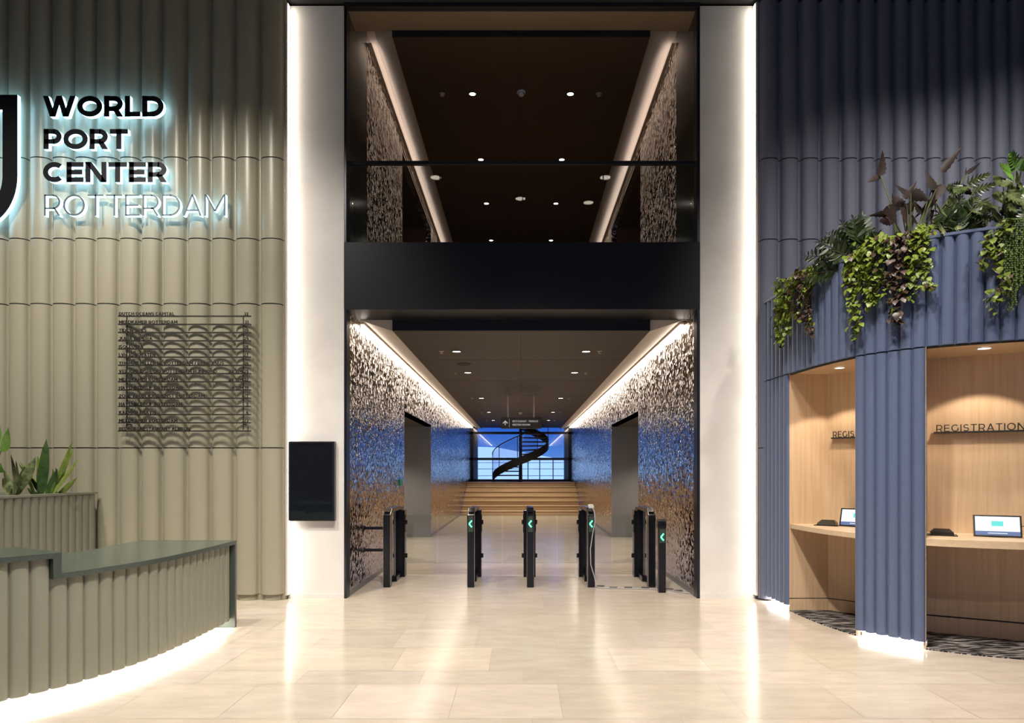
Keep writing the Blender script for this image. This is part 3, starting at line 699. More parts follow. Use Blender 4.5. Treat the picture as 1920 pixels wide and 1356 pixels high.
# hanging wayfinding sign
yh = 15.8; hx0, hx1, hz0, hz1 = PX(939,yh), PX(1015,yh), PZ(804,yh), PZ(783,yh)
hs = thing('hanging_sign', 'brown hanging sign with arrow reading RESTAURANT TERRACE MEETING ROOMS', 'sign', ((hx0+hx1)/2, yh, hz0))
MB().box((hx0,yh-.03,hz0),(hx1,yh+.03,hz1)).build('panel', M['signplate'], hs, bevel=.004)
for px in (952.5, 1001): MB().tube([(PX(px,yh), yh, hz1-.005), (PX(px,yh), yh, 3.29)], .02, 10).build('rod', M['rod'], hs)
mb = MB(); tn = yh-.031
text(mb, 'RESTAURANT - TERRACE', Vector((PX(961,yh), tn, PZ(792,yh))), UX, NY, .043, .17, 0, .003, width=(1009-961)*yh/F)
text(mb, 'MEETING ROOMS', Vector((PX(961,yh), tn, PZ(798.5,yh))), UX, NY, .043, .17, 0, .003, width=(994-961)*yh/F)
mb.box((PX(955,yh)-.003, tn-.002, hz0+.03), (PX(955,yh)+.003, tn, hz1-.03))
ac = Vector((PX(947.5,yh), tn, (hz0+hz1)/2))
mb.box((ac.x-.009, tn-.002, ac.z-.05), (ac.x+.009, tn, ac.z+.045))
for s in (-1,1): mb.obox((ac.x+s*.022, tn-.001, ac.z+.022), (.030*s, 0, -.030), (.008, 0, .008*s), (0,.001,0))
mb.build('lettering', M['signglow'], hs)

# ------------------------------------------------------------------ paths for curved joinery
class Path:
    def __init__(s, pts, side):
        P_ = [Vector(p) for p in pts]; s.side = side; s.p = []
        for i in range(len(P_)-1):
            p0, p1, p2, p3 = P_[max(i-1,0)], P_[i], P_[i+1], P_[min(i+2,len(P_)-1)]
            for k in range(24):
                t = k/24
                s.p.append(.5*((2*p1)+(p2-p0)*t+(2*p0-5*p1+4*p2-p3)*t*t+(3*p1-p0-3*p2+p3)*t**3))
        s.p.append(P_[-1]); s.s = [0]
        for q, r in zip(s.p, s.p[1:]): s.s.append(s.s[-1] + (r-q).length)
        s.L = s.s[-1]
    def pos(s, x):
        if x <= 0: return s.p[0] + (s.p[0]-s.p[1]).normalized()*(-x)
        i = bisect.bisect_left(s.s, x) - 1
        if 0 <= i < len(s.s)-1: return s.p[i].lerp(s.p[i+1], (x-s.s[i])/(s.s[i+1]-s.s[i]))
        return s.p[-1] + (s.p[-1]-s.p[-2]).normalized()*(x-s.L)
    def nrm(s, x):
        t = (s.pos(x+.03) - s.pos(x-.03)).normalized()
        return Vector((-t.y, t.x)) if s.side > 0 else Vector((t.y, -t.x))
    def at_px(s, px):
        if not hasattr(s, 'tab'): s.tab = [VX + q.x/q.y*F for q in (s.pos(s.L*i/1000) for i in range(1001))]
        best = min(range(1001), key=lambda i: abs(s.tab[i] - px)); return s.L*best/1000
    def off(s, s0, s1, dist, n=24):
        return [s.pos(s0+(s1-s0)*i/n) + s.nrm(s0+(s1-s0)*i/n)*dist for i in range(n+1)]
def band(mb, path, s0, s1, d0, d1, z0, z1, n=24, mi=0):
    return mb.prism([tuple(p) for p in path.off(s0,s1,d1,n)] + [tuple(p) for p in path.off(s0,s1,d0,n)[::-1]], z0, z1, mi)

# ------------------------------------------------------------------ reception desk
dp = Path([(-2.753,6.575),(-2.75,5.71),(-2.785,5.22),(-2.86,4.88),(-2.95,4.62),(-3.03,4.46),(-3.21,4.19),(-3.5,3.88),(-3.9,3.6),(-4.5,3.4)], 1)
dk = thing('reception_desk', 'curved sage green fluted reception desk with stepped green terrazzo top', 'desk', (-3.3, 5.4, 0))
s1 = dp.at_px(100)
n1 = round(s1/.115); n2 = round((dp.L-s1)/.115)
fl = lambda a_, b_, n_, z0, z1, dep=.032: fluted(lambda s: dp.pos(s) - dp.nrm(s)*.055, dp.nrm, a_, b_, [(b_-a_)/n_]*n_, z0, z1, dep, (), arcw=.97)
fl(.03, s1, n1, .078, .80).build('fluted_front', [M['greendesk'], M['groove']], dk)
fl(s1, dp.L, n2, .078, .935).build('fluted_front', [M['greendesk'], M['groove']], dk)
mb = MB(); band(mb, dp, .02, s1, -.16, -.0565, .078, .80); mb.build('carcass', M['greendesk'], dk)
mb = MB(); band(mb, dp, s1, dp.L, -.16, -.0565, .078, .935); mb.build('carcass', M['greendesk'], dk)
front = [tuple(p) for p in dp.off(0, s1, 0, 30)]
MB().prism(front + [(-3.77,5.50),(-3.66,5.84),(-3.69,6.575)], .80, .837).build('countertop', [M['terrazzo']], dk, bevel=.003)
mb = MB()
band(mb, dp, 0, s1, .0, .004, .80, .8365); mb.build('top_edge', M['terrazzoedge'], dk)
s2 = s1 + .02
MB().prism([tuple(p) for p in dp.off(s1-.05, dp.L, 0, 30)] + [tuple(p) for p in dp.off(s1-.05, dp.L, -.62, 30)[::-1]], .936, .973).build('raised_countertop', M['terrazzo'], dk, bevel=.003)
mb = MB(); band(mb, dp, s1-.05, dp.L, .0, .004, .936, .9725); mb.build('raised_top_edge', M['terrazzoedge'], dk)
q0, q1 = dp.pos(s1), dp.pos(s1) - dp.nrm(s1)*.62; tt = (dp.pos(s1-.05) - dp.pos(s1)).normalized()*.05
MB().prism([tuple(q0+dp.nrm(s1)*.003), tuple(q0+tt+dp.nrm(s1)*.003), tuple(q1+tt), tuple(q1)], .80, .9375).build('waterfall_step', M['terrazzoedge'], dk)
MB().box((-3.69, 6.575, 0), (-2.75, 6.61, .837)).build('end_panel', M['terrazzoedge'], dk)
mb = MB(); band(mb, dp, .03, dp.L, -.34, -.30, 0, .80); mb.build('plinth', M['plinth'], dk)
mb = MB(); band(mb, dp, .03, dp.L, -.30, -.16, .07, .078, 60); mb.build('underside', M['plinth'], dk)
mb = MB(); band(mb, dp, .04, dp.L, -.14, -.07, .069, .075, 60); mb.build('light_strip', M['ledplinth'], dk)

# ------------------------------------------------------------------ planter with plants by the green wall
px_ = -4.9
pl = thing('planter_box', 'sage grey fluted planter box standing against the green tube wall', 'planter', (-5.5, 6.9, 0))
pp = Path([(px_,7.84),(px_,7.2),(px_,6.4),(px_,5.2)], 1)
fluted(pp.pos, pp.nrm, 0, pp.L, [pp.L/23]*23, .0, 1.245, .03, (), arcw=.97).build('fluted_side', [M['greendesk'], M['groove']], pl)
mb = MB(); mb.box((-6.4,5.2,0),(px_-.004,7.84,1.1)); mb.build('body', M['greendesk'], pl)
mb = MB(); mb.box((-6.4,5.2,1.1),(px_-.05,7.8,1.2)); mb.build('soil', M['soil'], pl)
mb = MB(); mb.box((px_-.05,5.2,1.1),(px_-.004,7.84,1.25)).box((px_-.05,5.2,1.248),(px_+.036,7.86,1.272)).box((-6.4,7.80,1.1),(px_-.05,7.86,1.272)); mb.build('rim', M['greendesk'], pl)

def leaf(mb, base, dirv, length, width, bend=.3, prof=None, fold=.25, roll=0, seg=6, mi=0, upright=False):
    prof = prof or [.02,.55,.95,1,.8,.45,.02]
    t = Vector(dirv).normalized(); up = Vector((0,1,0)) if upright else Vector((0,0,1)); side = t.cross(up)
    if side.length < .05: side = Vector((1,0,0))
    side.normalize(); side = Matrix.Rotation(roll, 3, t) @ side; nr = side.cross(t).normalized()
    rows = []; p = Vector(base); dv = t.copy(); n = len(prof)-1
    for i in range(n+1):
        wv = side*(width/2*prof[i]); f = nr*(width/2*prof[i]*fold)
        rows.append([p - wv + f, p, p + wv + f])
        dv = (dv - nr*(bend/n)).normalized() if bend else dv
        p = p + dv*(length/n)
        nr = side.cross(dv).normalized()
    mb.grid(rows, mi, True)
    return p
HEART = [.25,.85,1,.9,.62,.3,.02]; LANCE = [.12,.5,.85,1,.85,.5,.02]
def plant(name, label, cat, loc, foliage, stems, fm, sm, group=None):
    t = thing(name, label, cat, loc, group)
    foliage.build('foliage', fm, t)
    if stems and stems.v: stems.build('stem', sm, t)
    return t

# snake plant: upright blades
def snake(px, y, blades, label):
    fo = MB(); x = PX(px, y)
    for (bx, tipx, tipy, wpx, mi) in blades:
        b0 = Vector((PX(bx,y), y+rnd.uniform(-.06,.06), 1.19)); tip = P(tipx, tipy, y+rnd.uniform(-.1,.05)); dv = tip-b0
        leaf(fo, b0, dv, dv.length*1.02, wpx*y/F, rnd.uniform(-.15,.25), [.5,.75,.95,1,.88,.6,.02], .3, rnd.uniform(-.5,.5), mi=mi, upright=True)
    return plant('snake_plant', label, 'plant', (x, y, 1.19), fo, None, [M['snake'], M['snakeedge']], None)
snake(83, 7.3, [(72,40,868,10,1),(82,66,858,14,1),(96,112,868,9,0),(90,128,852,10,0),(98,132,905,10,1),(74,58,888,12,0),(80,86,826,18,0),(84,75,857,16,1),(76,66,880,17,0),(88,137,840,9,1),(90,142,826,8,1),(86,108,880,12,0),(93,115,876,13,0),(88,122,877,10,0),(94,150,862,8,1),(94,148,895,9,1),(85,40,868,9,1),(78,50,915,10,0),(98,104,880,14,1)],
      'tall dark banded snake plant at the right end of the green planter')
fo = MB()
yy = 7.1
for tipx, tipy, wpx in ((72,858,13),(50,878,16),(30,853,11),(38,865,9),(12,884,12),(60,870,14),(25,905,16),(44,895,12),(8,900,14)):
    b0 = Vector((PX(26,yy), yy, 1.19)); tip = P(tipx, tipy, yy+rnd.uniform(-.15,.1)); dv = tip-b0
    leaf(fo, b0+dv*.15, dv, dv.length*.9, wpx*yy/F*1.25, .2, LANCE, .2, rnd.uniform(-.4,.4), mi=rnd.choice([0,0,1]), upright=True)
plant('striped_plant', 'low leafy plant with cream striped leaves left of the snake plant', 'plant', (PX(26,yy), yy, 1.19), fo, None, [M['cala'], M['snake']], None)
fo = MB(); stm = MB(); yy = 6.9
for tipx, tipy, wpx in ((24,806,30),(4,790,26),(-30,800,34),(-8,850,22),(3,870,26),(-40,840,34)):
    b0 = Vector((PX(-25,yy), yy, 1.19)); tip = P(tipx, tipy, yy+rnd.uniform(-.1,.1)); dv = tip-b0
    m_ = b0 + dv*.55 + Vector((0,0,.12)); stm.tube([b0, b0+dv*.3+Vector((0,0,.1)), m_], .006, 6)
    leaf(fo, m_, tip-m_, (tip-m_).length*1.1, wpx*yy/F, .3, HEART, .15, rnd.uniform(-.5,.5), upright=True)
plant('broad_leaf_plant', 'broad leaved green plant at the left picture edge behind the desk', 'plant', (PX(-25,yy), yy, 1.19), fo, stm, M['philobright'], M['stem'])
fo = MB(); yy = 6.8
for k in range(14):
    an = rnd.uniform(0, 6.28); b0 = Vector((PX(8,yy)+rnd.uniform(-.05,.05), yy, 1.2))
    leaf(fo, b0, (math.cos(an), math.sin(an)*.6, .45), rnd.uniform(.08,.13), .05, .6, HEART, .15, rnd.uniform(-.4,.4))
plant('pale_groundcover', 'small clump of pale variegated leaves at the planter rim', 'plant', (PX(8,yy), yy, 1.19), fo, None, M['varieg'], None)

# ------------------------------------------------------------------ registration booth
bp = Path([(2.83,8.0),(2.85,7.75),(2.87,7.36),(2.92,6.75),(3.04,6.24),(3.21,5.95),(3.40,5.75),(3.62,5.60),(3.86,5.485),(4.1,5.40),(4.6,5.34),(5.1,5.34)], -1)
bt = thing('registration_booth', 'curved slate blue fluted registration booth with two oak lined niches', 'booth', (3.6, 6.8, 0))
TOP, NZ, BOT = 3.455, 2.545, .063
sA, sB, sC = bp.at_px(1475), bp.at_px(1600), bp.at_px(1735)
pitch = .103
def flb(a_, b_, z0, z1, nm, mats=None):
    n_ = max(1, round((b_-a_)/pitch))
    return fluted(lambda s: bp.pos(s) - bp.nrm(s)*.035, bp.nrm, a_, b_, [(b_-a_)/n_]*n_, z0, z1, .042, (), arcw=.93, ns=12).build(nm, mats or [M['bluebooth'], M['groove']], bt)
NZ2 = NZ + .012
for a_, b_ in ((0,sA),(sA,sB),(sB,sC),(sC,bp.L)): flb(a_, b_, NZ2, TOP, 'fluted_fascia')
flb(0, sA, BOT, NZ, 'fluted_pillar'); flb(sB, sC, BOT, NZ, 'fluted_pillar')
mb = MB(); band(mb, bp, 0, bp.L, -.06, -.0365, NZ-.002, TOP, 60); mb.build('fascia_backing', M['groove'], bt)
mb = MB(); band(mb, bp, 0, sA, -.06, -.0365, .064, NZ, 20); band(mb, bp, sB, sC, -.06, -.0365, .064, NZ, 20); mb.build('pillar_backing', M['groove'], bt)
mb = MB(); band(mb, bp, 0, bp.L, -.07, .012, TOP, TOP+.022, 60); mb.build('top_rail', M['bluebooth'], bt)
# deck that carries the planting
deck = [tuple(p) for p in bp.off(0, bp.L, -.06, 40)]
MB().prism(deck + [(5.1,7.88),(2.83+.07,7.88)], TOP-.12, TOP-.10).build('planting_deck', M['soil'], bt)
MB().prism(deck + [(5.1,7.88),(2.83+.07,7.88)], NZ+.01, NZ+.05).build('niche_ceiling', M['oak'], bt)
# niche linings
def wallq(mb, p, q, z0, z1, th=.02, mi=0):     # vertical panel, thickness away from the room (left of p->q)
    p, q = Vector(p), Vector(q); t = (q-p).normalized(); n = Vector((-t.y, t.x))*th
    mb.prism([tuple(p), tuple(q), tuple(q+n), tuple(p+n)], z0, z1, mi)
C1 = Vector((3.32, 7.37)); D1 = C1 + Vector((.46,-.46))
fa, fb = bp.pos(sA) - bp.nrm(sA)*.03, bp.pos(sB) - bp.nrm(sB)*.03
fc = bp.pos(sC) - bp.nrm(sC)*.03
E2 = Vector((3.72, 6.42)); d2 = Vector((.64,-.35)).normalized(); G2 = E2 + d2*1.45
mb = MB(); wallq(mb, fa, C1, .14, NZ+.012); mb.build('niche_side_panel', M['oak'], bt)
mb = MB(); wallq(mb, C1, D1, .14, NZ+.012); mb.build('niche_back_panel', M['oak'], bt)
mb = MB(); wallq(mb, D1, fb, 0, NZ+.012); mb.build('niche_side_panel', M['oak'], bt)
mb = MB(); wallq(mb, fc, E2, 0, NZ+.012); mb.build('niche_side_panel', M['oak'], bt)
mb = MB(); wallq(mb, E2, G2, .17, NZ+.012); mb.build('niche_back_panel', M['oak'], bt)
gR = bp.pos(bp.L)
mb = MB(); wallq(mb, G2, Vector((gR.x-.02, gR.y+.03)), 0, NZ+.012); mb.build('niche_side_panel', M['oak'], bt)
mb = MB()
for p, q in ((fa, C1), (C1, D1)):
    t = (q-p).normalized(); n = Vector((-t.y, t.x))*.012; wallq(mb, p+n*0, q+n*0, 0, .13); 
mb.build('toe_board', M['oak'], bt)
mb = MB(); wallq(mb, E2, G2, 0, .155); mb.build('toe_board', M['oak'], bt)
mb = MB(); wallq(mb, C1+Vector((0,.012)), D1+Vector((0.0,.012)), .1, .16); wallq(mb, fa+Vector((0,.012)), C1+Vector((0,.012)), .1, .16); n = Vector((-d2.y, d2.x))*.012; wallq(mb, E2+n, G2+n, .12, .2); mb.build('gap_shadow_strip', M['groove'], bt)
# shelves
SH = .94
sh1 = [tuple(p) for p in bp.off(sA+.02, sB, -.035, 12)]
MB().prism(sh1 + [tuple(D1), tuple(C1), (fa.x+.01, C1.y-.002)], SH-.05, SH).build('counter_shelf', M['oakshelf'], bt, bevel=.003)
sh2 = [tuple(p) for p in bp.off(sC, bp.L-.03, -.035, 16)]
MB().prism(sh2 + [tuple(G2), tuple(E2)], SH-.065, SH).build('counter_shelf', M['oakshelf'], bt, bevel=.003)
# lit plinths under the fluted pillars
for a_, b_ in ((.01, sA), (sB+.03, sC-.005)):
    mb = MB(); band(mb, bp, a_, b_, -.13, -.075, 0, .062, 16); mb.build('plinth', M['plinth'], bt)
    mb = MB(); band(mb, bp, a_, b_, -.072, -.03, .054, .061, 16); mb.build('light_strip', M['ledplinth'], bt)
# carpets
cp = MB().prism([tuple(p) for p in bp.off(sA-.0, sB-.0, -.03, 12)] + [tuple(D1-Vector((.01,.01))), tuple(C1-Vector((.006,.006))), (fa.x+.01, C1.y-.01)], .0005, .009).build('carpet', M['carpet'])
tag(cp, 'black and white streaked carpet in the narrow left registration niche', 'carpet')
cp = MB().prism([tuple(p) for p in bp.off(sC, bp.L-.05, -.02, 16)] + [tuple(G2-Vector((.02,.012))), tuple(E2-Vector((-.012,.012)))], .0005, .009).build('carpet', M['carpet'])
tag(cp, 'black and white streaked carpet in the wide right registration niche', 'carpet')
downlight(3.22, 6.89, NZ+.008, .045, 'round white downlight in the left registration niche ceiling', 40, 96, 'lampoff', blend=.12)
downlight(3.94, 5.80, NZ+.008, .05, 'round white downlight in the right registration niche ceiling', 44, 106, 'lampoff', blend=.12)

def reg_sign(O, U, label, H, width, zb):
    N = Vector((U.y, -U.x, 0))
    t = thing('registration_sign', label, 'sign', tuple(O))
    lay, sx, tot = text_layout('REGISTRATION', H, .13, width, .2)
    for ch, x in lay:
        mb = MB(); glyph(mb, ch, O + U*(x*H) + Vector((0,0,.006)), U, N, H, .13, sx, .045, .057); mb.build('letter', M['dirmetal'], t)
    MB().obox(O + U*(tot/2) + N*.0305 + Vector((0,0,.0)), U*(tot/2+.02), N*.0285, Vector((0,0,.007))).build('base_bar', M['dirmetal'], t)
U2 = Vector((d2.x, d2.y, 0))
tO = E2 + d2*.16
reg_sign(Vector((tO.x, tO.y, 1.862)), U2, 'dark REGISTRATION lettering on the oak wall of the right niche', .064, .665, 1.86)
U1 = Vector((1,-1,0)).normalized(); o1 = C1 + Vector((.05,-.05))
reg_sign(Vector((o1.x, o1.y, 1.86)), U1, 'dark REGISTRATION lettering half hidden behind the blue fluted pillar', .064, .56, 1.86)

def tablet(c, U, label, w=.345, hh=.19, tilt=18):
    U = Vector((U.x, U.y, 0)).normalized(); N = Vector((U.y, -U.x, 0)); ti = R(tilt)
    up = Vector((0,0,1))*math.cos(ti) - N*math.sin(ti); nn = N*math.cos(ti) + Vector((0,0,1))*math.sin(ti)
    t = thing('tablet', label, 'tablet', tuple(c)); m_ = Vector(c) + up*(hh/2) + Vector((0,0,.004))
    MB().obox(m_, U*(w/2), up*(hh/2), nn*.006).build('case', M['bezel'], t, bevel=.002)
    sc = MB().obox(m_ + nn*.0065, U*(w/2-.014), up*(hh/2-.013), nn*.0008).build('screen', M['tabscreen'], t)
    MB().obox(m_ + nn*.008 + up*.02, U*.042, up*.022, nn*.0006).build('screen_logo', M['tabteal'], sc)
    MB().obox(m_ + nn*.008 - up*(hh/2-.03), U*(w/2-.014), up*.017, nn*.0006).build('screen_bar', M['tabblue'], sc)
    MB().obox(m_ + nn*.0088 - up*(hh/2-.03), U*.07, up*.003, nn*.0004).build('screen_text', M['tabscreen'], sc)
    MB().obox(Vector(c) - N*.05 + Vector((0,0,.03)), U*.06, N*.035, Vector((0,0,.028))).build('stand', M['bezel'], t)
    return U, N
def wedge(c, U, label):
    U = Vector((U.x, U.y, 0)).normalized(); N = Vector((U.y, -U.x, 0)); c = Vector(c); Z = Vector((0,0,1))
    t = thing('badge_reader', label, 'badge reader', tuple(c))
    MB().obox(c + Z*.004, U*.115, N*.085, Z*.004).build('base_plate', M['bezel'], t)
    v = []
    for z, w, d0, d1 in ((.0085,.09,-.07,.075),(.03,.088,-.07,.04),(.058,.06,-.06,-.01)):
        v += [c-U*w+N*d1+Z*z, c+U*w+N*d1+Z*z, c+U*w+N*d0+Z*z, c-U*w+N*d0+Z*z]
    f = [(0,1,5,4),(1,2,6,5),(2,3,7,6),(3,0,4,7),(4,5,9,8),(5,6,10,9),(6,7,11,10),(7,4,8,11),(8,9,10,11),(3,2,1,0)]
    MB().add(v, f).build('housing', M['gate'], t, bevel=.003)
tU, tN = tablet((4.075, 5.83, SH), d2, 'tablet with white and blue screen on the right registration shelf')
tablet((3.405, 6.91, SH), Vector((1,-1)), 'tablet half hidden behind the pillar on the left registration shelf')
wedge((3.715, 6.02, SH), d2, 'black badge reader left of the tablet on the right registration shelf')
wedge((3.20, 7.12, SH), Vector((1,-.75)), 'black badge reader on the left registration shelf')
cb = MB(); c0 = Vector((4.075,5.83,SH)) + tU*.17 - tN*.01
cb.tube([c0+Vector((0,0,.10)), c0+tU*.05+Vector((0,0,.11)), c0+tU*.075-tN*.01+Vector((0,0,.09)), c0+tU*.05-tN*.03+Vector((0,0,.045)), c0+tU*.03-tN*.05+Vector((0,0,.006)), c0+tU*.2-tN*.08+Vector((0,0,.006))], .0035, 6)
tag(cb.build('cable', M['bezel']), 'thin black cable looping from the right side of the right tablet', 'cable')

# ------------------------------------------------------------------ planting on the booth
def bpos(px, dist, z): s = bp.at_px(px); p = bp.pos(s) + bp.nrm(s)*dist; return Vector((p.x, p.y, z))
def at_front(px, py, dist=.06):     # point just in front of the fluted fascia seen at a pixel
    s = bp.at_px(px); p = bp.pos(s) + bp.nrm(s)*dist; return Vector((p.x, p.y, PZ(py, p.y)))
def trailing(name, label, strands, fm, leafsize, density, seed):
    r = random.Random(seed); fo = MB(); stm = MB(); first = None
    for pts, spread, mi in strands:
        path = [at_front(x, y, .05 + .03*r.random()) for x, y in pts]
        s0 = bp.at_px(pts[0][0]); a0 = bp.pos(s0) - bp.nrm(s0)*.15; path.insert(0, Vector((a0.x, a0.y, max(path[0].z+.03, TOP+.05))))
        first = first or path[0].copy()
        stm.tube(path, .004, 5)
        for p, q in zip(path, path[1:]):
            L = (q-p).length; n = max(1, int(L*density))
            for k in range(n):
                c = p.lerp(q, r.random()); nn = bp.nrm(bp.at_px(min(max(VX + c.x/c.y*F, 1430), 2200)))
                out = Vector((nn.x, nn.y, 0)); tan = Vector((-nn.y, nn.x, 0))
                c = c + tan*r.gauss(0, spread) + out*(abs(r.gauss(0, .035))) + Vector((0,0,r.gauss(0,.03)))
                if (c.z < TOP+.02): pass
                dv = out*r.uniform(.2,.8) + tan*r.gauss(0,.6) + Vector((0,0,-r.uniform(.2,1.0)))
                sz = leafsize*r.uniform(.7,1.25)
                leaf(fo, c, dv, sz, sz*.85, r.uniform(.2,.7), HEART, .12, r.uniform(-.5,.5), mi=mi if r.random() > .12 else (1-mi if mi < 2 else 0))
    return plant(name, label, 'plant', tuple(first), fo, stm, fm, M['stemdark'])
gm = [M['pothos'], M['vine']]
trailing('trailing_pothos', 'left trailing plant with lime leaves hanging over the blue booth fascia', [
    ([(1500,528),(1490,560),(1480,590),(1483,645)], .035, 0), ([(1478,530),(1476,560),(1478,610)], .02, 0), ([(1510,515),(1500,550),(1490,600),(1492,625)], .04, 0), ([(1540,505),(1535,530),(1528,560)], .03, 0),
    ([(1520,510),(1515,545),(1512,580),(1520,600)], .03, 1), ([(1535,515),(1530,560),(1532,590),(1538,624)], .022, 1), ([(1555,500),(1545,520)], .03, 0)], gm, .048, 300, 5)
trailing('trailing_pothos', 'centre trailing plant with lime leaves and brown strand hanging over the booth', [
    ([(1612,480),(1612,520),(1614,560),(1620,625)], .02, 0), ([(1625,470),(1622,510),(1625,545)], .03, 0), ([(1645,455),(1640,490),(1638,530),(1645,570)], .035, 0),
    ([(1665,450),(1660,490),(1655,530),(1650,560)], .04, 0), ([(1690,445),(1685,490),(1682,540),(1690,605)], .025, 1), ([(1705,445),(1700,480),(1698,520),(1696,560)], .03, 1),
    ([(1720,440),(1720,480),(1715,520),(1712,555)], .03, 0), ([(1738,445),(1735,490),(1738,530),(1755,540)], .022, 0), ([(1730,430),(1728,470)], .03, 0), ([(1600,500),(1604,530)], .012, 0)], gm, .052, 230, 6)
trailing('trailing_pothos', 'thin lime vine curling down the fascia left of the bead strands', [
    ([(1885,420),(1862,430),(1845,462),(1835,500)], .022, 0), ([(1870,470),(1862,490),(1872,515),(1885,525),(1870,545),(1852,560),(1856,583)], .018, 0), ([(1868,440),(1850,452),(1858,485)], .02, 0)], gm, .052, 110, 8)
# bead strands
fo = MB(); stm = MB(); r = random.Random(4)
for k in range(26):
    px = 1879 + k*2.3 + r.uniform(-1,1); py1 = [520,545,560,585,575,548,540,535,550,570,560,545,540][k//2]
    a0 = at_front(px, 412, .05 + .02*(k%2)); b0 = at_front(px-1.5+r.uniform(-2,2), py1, .05 + .02*(k%2)); L = (b0-a0).length; n = int(L/.017)
    stm.tube([a0, b0], .002, 4)
    for i in range(n):
        c = a0.lerp(b0, i/n) + Vector((r.uniform(-.008,.008), r.uniform(-.008,.004), 0)); q = .0105
        fo.add([c+Vector((q,0,0)), c+Vector((-q,0,0)), c+Vector((0,q,0)), c+Vector((0,-q,0)), c+Vector((0,0,q*1.25)), c+Vector((0,0,-q*1.25))],
               [(0,2,4),(2,1,4),(1,3,4),(3,0,4),(2,0,5),(1,2,5),(3,1,5),(0,3,5)], 0, True)
plant('bead_plant', 'dense curtain of fine green bead strands hanging at the right picture edge', 'plant', tuple(at_front(1905, 412, .05)), fo, stm, M['pearls'], M['stem'])

def root_at(px, back=.22): s = bp.at_px(px); p = bp.pos(s) - bp.nrm(s)*back; return Vector((p.x, p.y, TOP-.11))
def fern(label, px, tips, seed, m='fern', wl=.11, back=.22, name='fern'):
    r = random.Random(seed); fo = MB(); stm = MB(); b0 = root_at(px, back)
    for tx, ty in tips:
        tip = P(tx, ty, b0.y + r.uniform(-.12,.1)); mid = b0.lerp(tip, .55) + Vector((0,0,.10)); pts = []
        for i in range(15):
            t = i/14; pts.append((1-t)**2*b0 + 2*t*(1-t)*mid + t*t*tip)
        stm.tube(pts, .004, 5)
        for i in range(4, 15):
            p = pts[i]; t = (pts[min(i+1,14)]-pts[i-1]).normalized(); sd = (t.cross(Vector((0,1,0))).normalized() + t.cross(Vector((0,0,1)))*.6).normalized(); sc = wl*math.sin(math.pi*(.22+.75*(i-4)/11))
            for s_ in (-1,1): leaf(fo, p, sd*s_ + t*.55 + Vector((0,0,r.uniform(-.3,.3))), sc*r.uniform(.9,1.2), sc*.3, .35, LANCE, .1, r.uniform(-.6,.6), upright=True)
        leaf(fo, pts[-1], t, wl*.5, wl*.16, .2, LANCE)
    return plant(name, label, 'plant', tuple(b0), fo, stm, M[m], M['stemdark'])
fern('dark feathery fern above the left trailing plant', 1580, [(1510,480),(1535,455),(1555,440),(1580,420),(1600,412),(1618,405),(1630,425),(1645,440),(1560,470),(1600,450),(1525,500),(1505,520),(1620,450)], 11, wl=.12)
fern('dense dark feathery plant between the maroon leaves and the right shrub', 1800, [(1770,420),(1785,385),(1800,370),(1815,390),(1830,375),(1845,395),(1780,405),(1825,420),(1840,425),(1795,410),(1760,400)], 12, wl=.11, name='fern')
# maroon arrow leaves on tall stalks
fo = MB(); stm = MB(); r = random.Random(9); b0 = root_at(1685, .25)
WAVY = [.2,.9,.78,1,.74,.84,.56,.6,.34,.3,.14,.02]
for (bx, by, tx, ty, wpx) in ((1651,330,1656,298,14),(1650,328,1634,338,12),(1708,365,1685,352,14),(1708,362,1732,372,20),(1672,400,1640,402,12),(1690,392,1678,372,20),(1700,385,1694,415,22),(1716,378,1700,400,16),
                             (1755,355,1742,330,18),(1752,340,1756,385,20),(1766,322,1795,287,13),(1760,372,1722,398,14),(1752,395,1740,428,16),(1812,330,1812,318,8),(1812,325,1832,312,8),(1780,398,1770,405,26),(1675,410,1650,418,18),(1712,402,1722,425,18),(1695,372,1712,350,12),(1768,345,1758,365,18),(1665,385,1676,410,18),(1800,352,1818,362,14),(1730,398,1716,382,14)):
    y_ = b0.y + r.uniform(-.18,.15); a0 = P(bx, by, y_); t0 = P(tx, ty, y_ + r.uniform(-.06,.06))
    stm.tube([b0 + Vector((r.uniform(-.12,.12),0,0)), b0.lerp(a0,.55) + Vector((0,0,.04)), a0], [.007,.006,.004], 6)
    leaf(fo, a0, t0-a0, (t0-a0).length*1.45, wpx*y_/F*1.25, r.uniform(-.2,.5), WAVY, .3, r.uniform(-.8,.8), upright=True)
plant('maroon_arrow_plant', 'tall plant with dark maroon wavy arrow shaped leaves above the centre trailing plant', 'plant', tuple(b0), fo, stm, M['aloc'], M['stem'])
# lobed philodendrons
def lobed(mb, base, dirv, L, r, mi=0):
    t = Vector(dirv).normalized(); sd = t.cross(Vector((0,1,0)));
    if sd.length < .1: sd = Vector((1,0,0))
    sd.normalize(); sd = Matrix.Rotation(r.uniform(-.7,.7), 3, t) @ sd; p = Vector(base); nr = sd.cross(t)
    for i in range(6):
        f = i/6; q = p + t*(L*f) - nr*(L*.18*f*f)
        for s_ in (-1,1): leaf(mb, q, sd*s_*(1-.4*f) + t*(.25+.9*f), L*(.46-.22*f), L*.13, .3, [.7,.85,1,.9,.7,.4,.02], .1, r.uniform(-.2,.2), mi=mi, upright=True)
    leaf(mb, p + t*(L*.75) - nr*(L*.12), t, L*.4, L*.16, .4, LANCE, mi=mi, upright=True)
    leaf(mb, p, t, L*.9, L*.24, .3, [.6,1,1,.9,.8,.6,.02], mi=mi, upright=True)
